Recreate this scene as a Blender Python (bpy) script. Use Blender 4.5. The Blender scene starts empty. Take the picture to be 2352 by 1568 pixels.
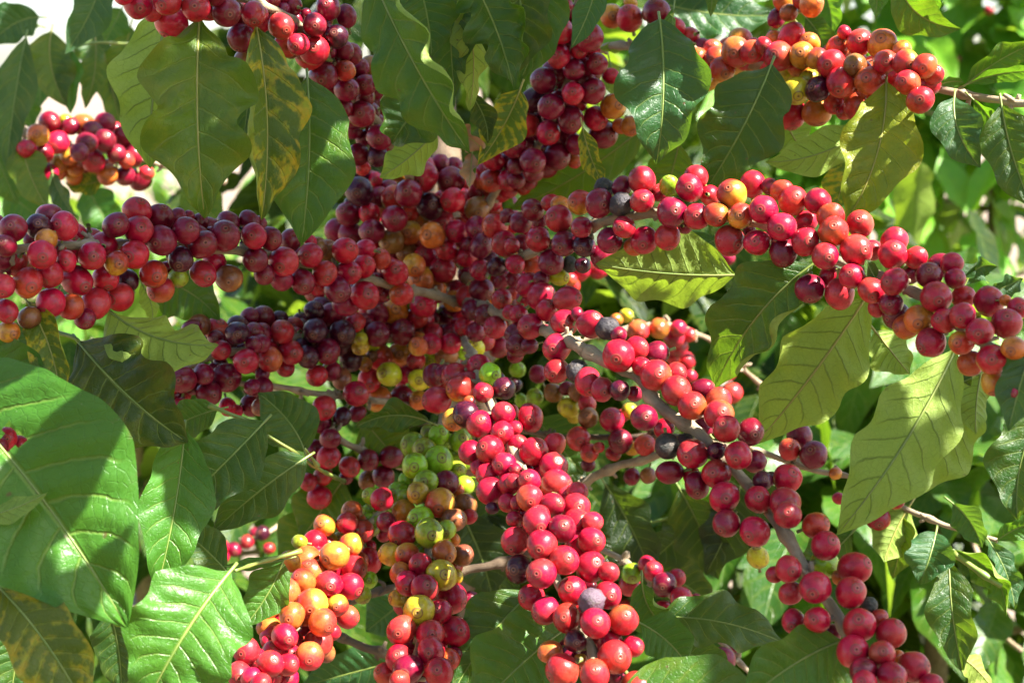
import bpy, math, random
import numpy as np
from mathutils import Vector, Matrix, noise as mnoise

random.seed(7)
scene = bpy.context.scene
COL = scene.collection

# ------------------------------------------------------------------ camera
FOCAL = 50.0
PITCH = 10.5
cam_d = bpy.data.cameras.new("camera")
cam = bpy.data.objects.new("camera", cam_d)
COL.objects.link(cam)
cam.location = (0, 0, 1.35)
cam.rotation_euler = (math.radians(90 - PITCH), 0, 0)
cam_d.lens = FOCAL
cam_d.sensor_width = 36.0
cam_d.clip_start = 0.02
cam_d.clip_end = 3000
cam_d.dof.use_dof = True
cam_d.dof.focus_distance = 0.74
cam_d.dof.aperture_fstop = 11.5
scene.camera = cam
RM = Matrix.Rotation(math.radians(90 - PITCH), 3, 'X')
CAML = Vector((0, 0, 1.35))
KX = 36.0 / FOCAL                      # frame width per metre of depth

def cw(x, y, d):                       # camera axes (right, up, depth) -> world
    return CAML + RM @ Vector((x, y, -d))

def P(px, py, d):                      # photograph position (2352 wide) at a depth
    return cw((px - 1176) / 2352 * KX * d, -(py - 784) / 2352 * KX * d, d)

def to_px(p):
    v = RM.transposed() @ (p - CAML)
    d = -v.z
    return v.x / (KX * d) * 2352 + 1176, -v.y / (KX * d) * 2352 + 784, d

def px_m(px, d):                       # pixels -> metres at a depth
    return px / 2352 * KX * d

# ------------------------------------------------------------------ light
LC = Vector((0.58, 0.74, 0.34)).normalized()
SUN = (RM @ LC).normalized()
sun_d = bpy.data.lights.new("sun", 'SUN')
sun_d.energy = 5.0
sun_d.angle = math.radians(0.5)
sun_d.color = (1.0, 0.95, 0.86)
sun = bpy.data.objects.new("sun", sun_d)
COL.objects.link(sun)
sun.rotation_euler = SUN.to_track_quat('Z', 'Y').to_euler()
sun.location = (2, -2, 5)

world = bpy.data.worlds.new("World")
scene.world = world
world.use_nodes = True
wn = world.node_tree
bg = wn.nodes['Background']
sky = wn.nodes.new('ShaderNodeTexSky')
sky.sky_type = 'NISHITA'
sky.sun_disc = False
sky.sun_elevation = math.asin(SUN.z)
sky.sun_rotation = math.atan2(SUN.x, SUN.y)
sky.dust_density = 1.2
sky.air_density = 1.0
wn.links.new(sky.outputs[0], bg.inputs[0])
bg.inputs[1].default_value = 0.058

scene.cycles.max_bounces = 8
scene.cycles.diffuse_bounces = 1
scene.cycles.glossy_bounces = 2
scene.view_settings.view_transform = 'Standard'
scene.view_settings.look = 'None'
scene.view_settings.gamma = 1.0
scene.view_settings.exposure = 2.45
scene.view_settings.use_curve_mapping = False

# ------------------------------------------------------------------ materials
class NT:
    def __init__(s, name):
        s.m = bpy.data.materials.new(name)
        s.m.use_nodes = True
        s.t = s.m.node_tree
        s.t.nodes.clear()
        s.out = s.n('ShaderNodeOutputMaterial')
    def n(s, typ, **kw):
        nd = s.t.nodes.new(typ)
        for k, v in kw.items():
            setattr(nd, k, v)
        return nd
    def l(s, a, b):
        s.t.links.new(a, b)
    def put(s, sock, v):
        if isinstance(v, bpy.types.NodeSocket):
            s.l(v, sock)
        else:
            sock.default_value = v
    def math(s, op, a, b=None, c=None, clamp=False):
        nd = s.n('ShaderNodeMath', operation=op)
        nd.use_clamp = clamp
        s.put(nd.inputs[0], a)
        if b is not None: s.put(nd.inputs[1], b)
        if c is not None: s.put(nd.inputs[2], c)
        return nd.outputs[0]
    def mix(s, f, a, b, mode='MIX'):
        nd = s.n('ShaderNodeMix', data_type='RGBA', blend_type=mode)
        s.put(nd.inputs[0], f)
        s.put(nd.inputs[6], a if isinstance(a, bpy.types.NodeSocket) else (*a, 1))
        s.put(nd.inputs[7], b if isinstance(b, bpy.types.NodeSocket) else (*b, 1))
        return nd.outputs[2]
    def ramp(s, f, lo, hi, a=0.0, b=1.0):
        nd = s.n('ShaderNodeMapRange', interpolation_type='SMOOTHSTEP')
        s.put(nd.inputs[0], f)
        nd.inputs[1].default_value = lo
        nd.inputs[2].default_value = hi
        nd.inputs[3].default_value = a
        nd.inputs[4].default_value = b
        return nd.outputs[0]
    def noise(s, vec, scale, detail=3, rough=0.55):
        nd = s.n('ShaderNodeTexNoise')
        s.l(vec, nd.inputs['Vector'])
        nd.inputs['Scale'].default_value = scale
        nd.inputs['Detail'].default_value = detail
        nd.inputs['Roughness'].default_value = rough
        return nd.outputs['Fac']
    def vadd(s, a, b):
        nd = s.n('ShaderNodeVectorMath', operation='ADD')
        s.put(nd.inputs[0], a); s.put(nd.inputs[1], b)
        return nd.outputs[0]

def cherry_material():
    t = NT('cherry_skin')
    tc = t.n('ShaderNodeTexCoord')
    oi = t.n('ShaderNodeObjectInfo')
    sep = t.n('ShaderNodeSeparateXYZ'); t.l(tc.outputs['Object'], sep.inputs[0])
    X, Y, Z = sep.outputs
    rnd = oi.outputs['Random']
    off = t.n('ShaderNodeCombineXYZ')
    t.l(t.math('MULTIPLY', rnd, 37.0), off.inputs[0]); t.l(t.math('MULTIPLY', rnd, 91.0), off.inputs[1])
    vec = t.vadd(tc.outputs['Object'], off.outputs[0])
    n1 = t.noise(vec, 1.3, 3)
    n2 = t.noise(vec, 7.0, 4, 0.65)
    base = oi.outputs['Color']
    # ripening: orange-yellow side on cherries that are turning
    side = t.math('ADD', X, t.math('MULTIPLY', t.math('SUBTRACT', n1, 0.5), 1.6))
    rip = t.math('MULTIPLY', t.ramp(side, -0.25, 0.75), oi.outputs['Alpha'])
    c = t.mix(rip, base, (0.60, 0.30, 0.025))
    # uneven flush
    dark = t.mix(1.0, c, (0.55, 0.42, 0.55), 'MULTIPLY')
    c = t.mix(t.ramp(n1, 0.45, 0.72), c, dark)
    lite = t.mix(1.0, c, (1.25, 1.5, 1.2), 'MULTIPLY')
    c = t.mix(t.ramp(n2, 0.5, 0.75, 0, 0.6), c, lite)
    # striae running from stalk to navel
    ang = t.math('ARCTAN2', Y, X)
    st = t.n('ShaderNodeCombineXYZ')
    t.l(t.math('MULTIPLY', ang, 3.2), st.inputs[0]); t.l(t.math('MULTIPLY', Z, 0.6), st.inputs[1]); t.l(t.math('MULTIPLY', rnd, 50), st.inputs[2])
    n3 = t.noise(st.outputs[0], 3.0, 3)
    c = t.mix(t.ramp(n3, 0.52, 0.75, 0, 0.35), c, t.mix(0.5, c, (0.45, 0.06, 0.04)))
    # dusty bloom flecks
    vo = t.n('ShaderNodeTexVoronoi'); vo.inputs['Scale'].default_value = 9.0
    t.l(vec, vo.inputs['Vector'])
    fleck = t.math('MULTIPLY', t.ramp(vo.outputs['Distance'], 0.10, 0.04), t.ramp(n2, 0.46, 0.58, 0, 0.6))
    c = t.mix(fleck, c, (0.55, 0.36, 0.3))
    # scars
    n4 = t.noise(vec, 2.6, 5, 0.7)
    scar = t.math('MULTIPLY', t.ramp(n4, 0.66, 0.72), t.ramp(rnd, 0.55, 0.95))
    c = t.mix(t.math('MULTIPLY', scar, 0.7), c, (0.10, 0.055, 0.03))
    # navel
    rho = t.math('SQRT', t.math('ADD', t.math('MULTIPLY', X, X), t.math('MULTIPLY', Y, Y)))
    rho = t.math('ADD', rho, t.math('MULTIPLY', t.math('SUBTRACT', n2, 0.5), 0.05))
    top = t.math('GREATER_THAN', Z, 0.2)
    ring = t.math('MULTIPLY', t.math('MULTIPLY', t.ramp(rho, 0.23, 0.30), t.ramp(rho, 0.39, 0.32)), top)
    disc = t.math('MULTIPLY', t.ramp(rho, 0.28, 0.20), top)
    ring2 = t.math('MULTIPLY', t.math('MULTIPLY', t.ramp(rho, 0.07, 0.11), t.ramp(rho, 0.17, 0.12)), top)
    pit = t.math('MULTIPLY', t.ramp(rho, 0.09, 0.05), top)
    c = t.mix(t.math('MULTIPLY', disc, 0.5), c, t.mix(0.6, c, (0.17, 0.05, 0.03)))
    c = t.mix(t.math('MULTIPLY', ring, 0.75), c, (0.15, 0.05, 0.03))
    c = t.mix(t.math('MULTIPLY', ring2, 0.5), c, (0.36, 0.15, 0.08))
    c = t.mix(t.math('MULTIPLY', pit, 0.8), c, (0.05, 0.02, 0.012))
    p = t.n('ShaderNodeBsdfPrincipled')
    t.l(c, p.inputs['Base Color'])
    r = t.ramp(n2, 0.3, 0.7, 0.26, 0.38)
    r = t.math('ADD', r, t.math('MULTIPLY', disc, 0.15))
    t.l(r, p.inputs['Roughness'])
    p.inputs['IOR'].default_value = 1.45
    p.inputs['Specular IOR Level'].default_value = 0.30
    p.inputs['Coat Weight'].default_value = 0.35
    p.inputs['Coat Roughness'].default_value = 0.13
    p.inputs['Subsurface Weight'].default_value = 0.10
    p.inputs['Subsurface Radius'].default_value = (1.0, 0.2, 0.25)
    p.inputs['Subsurface Scale'].default_value = 0.0025
    bp = t.n('ShaderNodeBump')
    bp.inputs['Strength'].default_value = 0.10
    bp.inputs['Distance'].default_value = 0.001
    t.l(t.math('ADD', n2, t.math('MULTIPLY', n4, 1.5)), bp.inputs['Height'])
    t.l(bp.outputs[0], p.inputs['Normal'])
    t.l(p.outputs[0], t.out.inputs[0])
    return t.m

def dried_material():
    t = NT('dried_skin')
    tc = t.n('ShaderNodeTexCoord'); oi = t.n('ShaderNodeObjectInfo')
    off = t.n('ShaderNodeCombineXYZ'); t.l(t.math('MULTIPLY', oi.outputs['Random'], 37.0), off.inputs[0])
    vec = t.vadd(tc.outputs['Object'], off.outputs[0])
    n1 = t.noise(vec, 1.6, 4); n2 = t.noise(vec, 6, 5, 0.7)
    c = t.mix(t.ramp(n1, 0.5, 0.68), oi.outputs['Color'], (0.075, 0.058, 0.045))
    c = t.mix(t.ramp(n2, 0.6, 0.7, 0, .5), c, (0.17, 0.13, 0.10))
    p = t.n('ShaderNodeBsdfPrincipled'); t.l(c, p.inputs['Base Color'])
    t.l(t.ramp(n2, .3, .7, .35, .6), p.inputs['Roughness'])
    bp = t.n('ShaderNodeBump'); bp.inputs['Strength'].default_value = .6; bp.inputs['Distance'].default_value = .0015
    t.l(t.math('ADD', n2, n1), bp.inputs['Height']); t.l(bp.outputs[0], p.inputs['Normal'])
    t.l(p.outputs[0], t.out.inputs[0])
    return t.m

VN = 9.0
def leaf_material(name, bgvar=False):
    t = NT(name)
    uv = t.n('ShaderNodeUVMap')
    oi = t.n('ShaderNodeObjectInfo')
    geo = t.n('ShaderNodeNewGeometry')
    sep = t.n('ShaderNodeSeparateXYZ'); t.l(uv.outputs[0], sep.inputs[0])
    U, V = sep.outputs[0], sep.outputs[1]
    av = t.math('ABSOLUTE', t.math('SUBTRACT', t.math('MULTIPLY', V, 2.0), 1.0))
    rnd = t.math('ADD', oi.outputs['Random'], geo.outputs['Random Per Island']) if bgvar else oi.outputs['Random']
    off = t.n('ShaderNodeCombineXYZ')
    t.l(t.math('MULTIPLY', rnd, 53.0), off.inputs[0]); t.l(t.math('MULTIPLY', rnd, 17.0), off.inputs[1])
    scl = t.n('ShaderNodeVectorMath', operation='MULTIPLY')
    t.l(uv.outputs[0], scl.inputs[0]); scl.inputs[1].default_value = (2.2, 1.0, 1.0)
    vec = t.vadd(scl.outputs[0], off.outputs[0])
    n1 = t.noise(vec, 2.2, 4, 0.6)
    n2 = t.noise(vec, 9.0, 4, 0.65)
    n3 = t.noise(vec, 60.0, 2, 0.6)
    # lateral veins
    jit = t.math('MULTIPLY', t.math('SUBTRACT', n1, 0.5), 0.06)
    s = t.math('SUBTRACT', U, t.math('MULTIPLY', av, 0.12))
    s = t.math('SUBTRACT', s, t.math('MULTIPLY', t.math('MULTIPLY', av, av), 0.05))
    sidesh = t.math('MULTIPLY', t.math('GREATER_THAN', V, 0.5), 0.035)
    s = t.math('ADD', t.math('ADD', s, jit), sidesh)
    f = t.math('FRACT', t.math('ADD', t.math('MULTIPLY', s, VN), 20.0))
    dl = t.math('DIVIDE', t.math('MINIMUM', f, t.math('SUBTRACT', 1.0, f)), VN)
    vein = t.math('MULTIPLY', t.ramp(dl, 0.0080, 0.0015), t.ramp(av, 0.95, 0.55))
    mid = t.ramp(av, 0.05, 0.02)
    vein = t.math('MAXIMUM', vein, mid)
    # fine net
    vo = t.n('ShaderNodeTexVoronoi', feature='DISTANCE_TO_EDGE'); vo.inputs['Scale'].default_value = 16.0
    t.l(vec, vo.inputs['Vector'])
    net = t.ramp(vo.outputs['Distance'], 0.06, 0.01)
    base = oi.outputs['Color']
    if bgvar:
        base = t.mix(t.ramp(geo.outputs['Random Per Island'], 0.0, 1.0, 0, 0.8), base, t.mix(1.0, base, (1.7, 1.5, 0.8), 'MULTIPLY'))
    c = t.mix(t.ramp(n1, 0.4, 0.7, 0, 0.6), base, t.mix(1.0, base, (1.35, 1.15, 0.9), 'MULTIPLY'))
    yv = t.math('ADD', t.math('ADD', t.math('MULTIPLY', n1, 0.7), t.math('MULTIPLY', n2, 0.3)), t.math('MULTIPLY', t.math('SUBTRACT', t.ramp(dl, 0.0, 0.04), 0.6), -0.08))
    yv = t.math('ADD', yv, t.math('MULTIPLY', t.math('SUBTRACT', av, 0.5), 0.10))
    yel = t.math('MULTIPLY', oi.outputs['Alpha'], t.ramp(yv, 0.47, 0.58))
    ycol = t.mix(t.ramp(n2, 0.4, 0.65), (0.42, 0.27, 0.012), (0.25, 0.26, 0.015))
    c = t.mix(yel, c, ycol)
    # underside is paler and matt
    under = t.mix(0.72, c, (0.25, 0.35, 0.06))
    back = geo.outputs['Backfacing']
    vt = t.mix(back, t.mix(0.5, c, (0.28, 0.36, 0.08)), t.mix(0.55, under, (0.07, 0.11, 0.02)))
    c2 = t.mix(back, c, under)
    c2 = t.mix(t.math('MULTIPLY', vein, t.math('ADD', .55, t.math('MULTIPLY', back, .1))), c2, vt)
    c2 = t.mix(t.math('MULTIPLY', net, t.math('ADD', 0.08, t.math('MULTIPLY', back, 0.2))), c2, t.mix(1.0, c2, (0.5, 0.55, 0.5), 'MULTIPLY'))
    # brown spots and blemished edge
    v2 = t.n('ShaderNodeTexVoronoi'); v2.inputs['Scale'].default_value = 3.2
    t.l(t.vadd(vec, (3.3, 1.7, 0)), v2.inputs['Vector'])
    spot = t.math('MULTIPLY', t.ramp(t.math('ADD', v2.outputs['Distance'], t.math('MULTIPLY', n2, 0.08)), 0.125, 0.085), t.ramp(n1, 0.47, 0.52))
    edge = t.math('MULTIPLY', t.ramp(av, 0.86, 1.0), t.ramp(n2, 0.58, 0.7))
    br = t.math('MAXIMUM', spot, t.math('MULTIPLY', edge, 0.7))
    c2 = t.mix(t.math('MULTIPLY', br, 0.8), c2, (0.085, 0.042, 0.022))
    # dust
    dust = t.math('MULTIPLY', t.ramp(n3, 0.62, 0.75), t.ramp(n2, 0.45, 0.65, 0, 0.16))
    c2 = t.mix(dust, c2, (0.45, 0.45, 0.40))
    p = t.n('ShaderNodeBsdfPrincipled')
    t.l(c2, p.inputs['Base Color'])
    rg = t.ramp(n2, 0.3, 0.7, 0.26, 0.36) if bgvar else t.ramp(n2, 0.3, 0.7, 0.28, 0.42)
    rg = t.math('ADD', rg, t.math('MULTIPLY', back, 0.22))
    t.l(rg, p.inputs['Roughness'])
    p.inputs['IOR'].default_value = 1.45
    p.inputs['Specular IOR Level'].default_value = 0.4
    bp = t.n('ShaderNodeBump'); bp.inputs['Strength'].default_value = 0.55; bp.inputs['Distance'].default_value = 0.0018
    hgt = t.math('ADD', t.math('MULTIPLY', vein, -0.6), t.math('ADD', t.math('MULTIPLY', n2, 0.7), t.math('MULTIPLY', net, -0.10)))
    t.l(hgt, bp.inputs['Height']); t.l(bp.outputs[0], p.inputs['Normal'])
    tr = t.n('ShaderNodeBsdfTranslucent')
    tcol = t.mix(1.0, t.mix(0.35, c2, (0.20, 0.32, 0.02)), (2.2, 2.2, 0.9), 'MULTIPLY')
    tcol = t.mix(t.math('MULTIPLY', vein, 0.4), tcol, (0.1, 0.16, 0.02))
    t.l(tcol, tr.inputs[0]); t.l(bp.outputs[0], tr.inputs[1])
    mx = t.n('ShaderNodeMixShader'); mx.inputs[0].default_value = 0.27
    t.l(p.outputs[0], mx.inputs[1]); t.l(tr.outputs[0], mx.inputs[2])
    t.l(mx.outputs[0], t.out.inputs[0])
    return t.m

def bark_material(name, c1, c2, c3, sc=60):
    t = NT(name)
    tc = t.n('ShaderNodeTexCoord'); uv = t.n('ShaderNodeUVMap')
    n1 = t.noise(tc.outputs['Object'], sc, 4, .6)
    mp = t.n('ShaderNodeVectorMath', operation='MULTIPLY'); t.l(uv.outputs[0], mp.inputs[0]); mp.inputs[1].default_value = (8, 1.2, 1)
    n2 = t.noise(mp.outputs[0], 9, 5, .7)
    n3 = t.noise(tc.outputs['Object'], sc * 6, 3, .6)
    c = t.mix(t.ramp(n1, .35, .65), c1, c2)
    c = t.mix(t.ramp(n2, .5, .7, 0, .75), c, c3)
    p = t.n('ShaderNodeBsdfPrincipled'); t.l(c, p.inputs['Base Color'])
    p.inputs['Roughness'].default_value = .7
    bp = t.n('ShaderNodeBump'); bp.inputs['Strength'].default_value = .7; bp.inputs['Distance'].default_value = .0015
    t.l(t.math('ADD', n2, t.math('MULTIPLY', n3, .5)), bp.inputs['Height']); t.l(bp.outputs[0], p.inputs['Normal'])
    t.l(p.outputs[0], t.out.inputs[0])
    return t.m

def plain_material(name, c1, c2, rough=.5, sc=40):
    t = NT(name)
    tc = t.n('ShaderNodeTexCoord')
    n1 = t.noise(tc.outputs['Object'], sc, 4, .6)
    c = t.mix(t.ramp(n1, .35, .68), c1, c2)
    p = t.n('ShaderNodeBsdfPrincipled'); t.l(c, p.inputs['Base Color']); p.inputs['Roughness'].default_value = rough
    t.l(p.outputs[0], t.out.inputs[0])
    return t.m

M_CH = cherry_material()
M_DR = dried_material()
M_LF = leaf_material('leaf_blade')
M_BG = leaf_material('bush_leaf', True)
M_BGD = leaf_material('shaded_bush_leaf', True)  # copy of the bush leaf, gloss cut to put shade into it
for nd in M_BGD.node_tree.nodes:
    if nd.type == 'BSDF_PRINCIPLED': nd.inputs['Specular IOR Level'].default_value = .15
M_BK = bark_material('bark', (0.32, 0.23, 0.14), (0.45, 0.355, 0.225), (0.085, 0.055, 0.032))
M_BKD = bark_material('dark_bark', (0.11, 0.07, 0.038), (0.18, 0.125, 0.072), (0.04, 0.026, 0.017))
M_TW = plain_material('green_twig', (0.13, 0.20, 0.035), (0.24, 0.27, 0.06), .45)
M_RIB = plain_material('rib', (0.15, 0.22, 0.045), (0.22, 0.26, 0.06), .45, 80)
M_RIBY = plain_material('rib_yellow', (0.27, 0.26, 0.05), (0.32, 0.28, 0.07), .45, 80)
M_STK = plain_material('stalk', (0.20, 0.26, 0.05), (0.16, 0.12, 0.06), .6, 3)
M_DRYLEAF = plain_material('dry_leaf', (0.20, 0.11, 0.05), (0.34, 0.22, 0.12), .7, 30)

def soil_material():
    t = NT('sandy_soil')
    tc = t.n('ShaderNodeTexCoord')
    n1 = t.noise(tc.outputs['Object'], .9, 5, .6); n2 = t.noise(tc.outputs['Object'], 14, 5, .7)
    c = t.mix(t.ramp(n1, .35, .65), (0.17, 0.125, 0.09), (0.23, 0.175, 0.13))
    c = t.mix(t.ramp(n2, .55, .72, 0, .6), c, (0.13, 0.09, 0.06))
    ln = t.n('ShaderNodeVectorMath', operation='LENGTH'); t.l(tc.outputs['Object'], ln.inputs[0])
    near = t.ramp(t.math('ADD', ln.outputs['Value'], t.math('MULTIPLY', n1, 1.5)), 3.6, 2.8)
    c = t.mix(near, c, t.mix(t.ramp(n2, .4, .6), (0.07, 0.045, 0.028), (0.13, 0.085, 0.05)))
    p = t.n('ShaderNodeBsdfPrincipled'); t.l(c, p.inputs['Base Color']); p.inputs['Roughness'].default_value = .9
    bp = t.n('ShaderNodeBump'); bp.inputs['Strength'].default_value = .6; bp.inputs['Distance'].default_value = .03
    t.l(n2, bp.inputs['Height']); t.l(bp.outputs[0], p.inputs['Normal'])
    t.l(p.outputs[0], t.out.inputs[0])
    return t.m

# ------------------------------------------------------------------ helpers
def mesh_obj(name, verts, faces, mat, parent=None, uvs=None, smooth=True):
    me = bpy.data.meshes.new(name)
    me.from_pydata([tuple(v) for v in verts], [], faces)
    if uvs is not None:
        lay = me.uv_layers.new(name='UVMap')
        lv = np.zeros(len(me.loops), dtype=np.int32)
        me.loops.foreach_get('vertex_index', lv)
        ua = np.array(uvs, dtype=np.float32)[lv]
        lay.data.foreach_set('uv', ua.ravel())
    if smooth:
        me.polygons.foreach_set('use_smooth', [True] * len(me.polygons))
    me.materials.append(mat)
    me.update()
    o = bpy.data.objects.new(name, me)
    COL.objects.link(o)
    if parent is not None:
        o.parent = parent
        o.matrix_parent_inverse = parent.matrix_world.inverted() if False else Matrix.Translation(-parent.location)
    return o

THINGS = {}
def thing(key, name, label, cat, loc, group=None):
    o = bpy.data.objects.new(name, None)
    o.empty_display_size = 0.02
    COL.objects.link(o)
    o.location = loc
    o['label'] = label
    o['category'] = cat
    if group: o['group'] = group
    THINGS[key] = o
    return o

def catmull(pts, n):
    pts = [Vector(p) for p in pts]
    q = [pts[0] * 2 - pts[1]] + pts + [pts[-1] * 2 - pts[-2]]
    out = []
    for i in range(1, len(q) - 2):
        for k in range(n):
            t = k / n
            p0, p1, p2, p3 = q[i - 1], q[i], q[i + 1], q[i + 2]
            out.append(0.5 * ((2 * p1) + (p2 - p0) * t + (2 * p0 - 5 * p1 + 4 * p2 - p3) * t * t + (3 * p1 - p0 - 3 * p2 + p3) * t ** 3))
    out.append(pts[-1])
    return out

def tube(path, rad, seg=10, node_every=0, rough=0.0, cap=True):
    """swept tube; rad is a function of 0..1; node_every adds swollen joints"""
    verts, faces, uvs = [], [], []
    n = len(path)
    up = Vector((0.3, 0.2, 1)).normalized()
    length = 0
    for i, p in enumerate(path):
        tg = (path[min(i + 1, n - 1)] - path[max(i - 1, 0)]).normalized()
        a = tg.cross(up)
        if a.length < 1e-4: a = tg.cross(Vector((1, 0, 0)))
        a.normalize(); b = tg.cross(a)
        if i: length += (p - path[i - 1]).length
        r = rad(i / (n - 1))
        if node_every:
            ph = (length / node_every) % 1.0
            dd = min(ph, 1 - ph) * node_every
            r *= 1 + 0.42 * math.exp(-(dd / 0.0035) ** 2)
        for k in range(seg):
            th = 2 * math.pi * k / seg
            rr = r * (1 + rough * mnoise.noise(Vector((math.cos(th) * 2, math.sin(th) * 2, length * 90))))
            verts.append(p + a * (math.cos(th) * rr) + b * (math.sin(th) * rr))
            uvs.append((k / seg, length * 12))
    for i in range(n - 1):
        for k in range(seg):
            k2 = (k + 1) % seg
            faces.append((i * seg + k, i * seg + k2, (i + 1) * seg + k2, (i + 1) * seg + k))
    if cap:
        faces.append(tuple(range(seg - 1, -1, -1)))
        faces.append(tuple((n - 1) * seg + k for k in range(seg)))
    return verts, faces, uvs

# ------------------------------------------------------------------ cherries
def cherry_mesh(name, ex, ey, seed, dried=False):
    """a lathe with its navel on +Z and a short stalk on -Z, unit radius"""
    rng = random.Random(seed)
    prof = []
    for k in range(19):
        a = math.pi * k / 18
        if k == 0: continue
        r, z = math.sin(a), math.cos(a)
        prof.append((r, z))
    pts = [(0.0, 0.955), (0.035, 0.95), (0.075, 0.985), (0.125, 1.005), (0.17, 0.985), (0.23, 0.965), (0.275, 0.975), (0.31, 0.955)]
    pts += [(r, z) for r, z in prof if r > 0.36 or z < 0][:]
    pts = [q for q in pts if not (q[1] < -0.95)]
    pts += [(0.20, -0.975), (0.14, -1.0), (0.12, -1.2), (0.15, -1.55)]
    seg = 28
    verts, faces, mats = [], [], []
    for i, (r, z) in enumerate(pts):
        for k in range(seg):
            th = 2 * math.pi * k / seg
            d = 1.0
            x, y, zz = r * math.cos(th), r * math.sin(th), z
            if r > 0.33:
                d += 0.06 * mnoise.noise(Vector((x * 1.3 + seed, y * 1.3, zz * 1.3)))
                d += -0.02 * math.exp(-(y / 0.16) ** 2) * (1 if r > .5 else 0)
                if dried:
                    d += 0.13 * mnoise.noise(Vector((x * 3 + seed, y * 3, zz * 2))) + 0.14 * math.sin(th * 9 + seed) * mnoise.noise(Vector((x * 2, y * 2, zz * 2 + seed)))
            verts.append((x * ex * d, y * ey * d, zz * (1.0 if not dried else .95)))
    n = len(pts)
    for i in range(n - 1):
        for k in range(seg):
            k2 = (k + 1) % seg
            faces.append((i * seg + k, (i + 1) * seg + k, (i + 1) * seg + k2, i * seg + k2))
            mats.append(1 if i >= n - 4 else 0)
    me = bpy.data.meshes.new(name)
    me.from_pydata(verts, [], faces)
    me.materials.append(M_DR if dried else M_CH)
    me.materials.append(M_STK)
    me.polygons.foreach_set('material_index', mats)
    me.polygons.foreach_set('use_smooth', [True] * len(faces))
    me.update()
    return me

CH_MESH = [cherry_mesh('cherry', ex, ey, i) for i, (ex, ey) in enumerate([(.97, .93), (.93, .90), (1.0, .95), (.90, .87), (.99, .98), (.95, .88)])]
DR_MESH = [cherry_mesh('dried_cherry', .92, .88, 20 + i, True) for i in range(3)]

COLS = {   # base colour and how much of an orange-yellow side it has
    'R': ((0.38, 0.0045, 0.026), 0.05), 'D': ((0.175, 0.0032, 0.021), 0.0), 'P': ((0.052, 0.0035, 0.016), 0.0),
    'E': ((0.46, 0.020, 0.022), 0.22), 'M': ((0.46, 0.035, 0.020), 1.0), 'O': ((0.50, 0.11, 0.018), 0.6),
    'Y': ((0.50, 0.40, 0.02), 0.1), 'G': ((0.26, 0.40, 0.018), 0.0), 'B': ((0.022, 0.020, 0.020), 0.0), 'N': ((0.12, 0.085, 0.09), 0.0),
    'U': ((0.22, 0.075, 0.025), 0.15),
}

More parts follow.
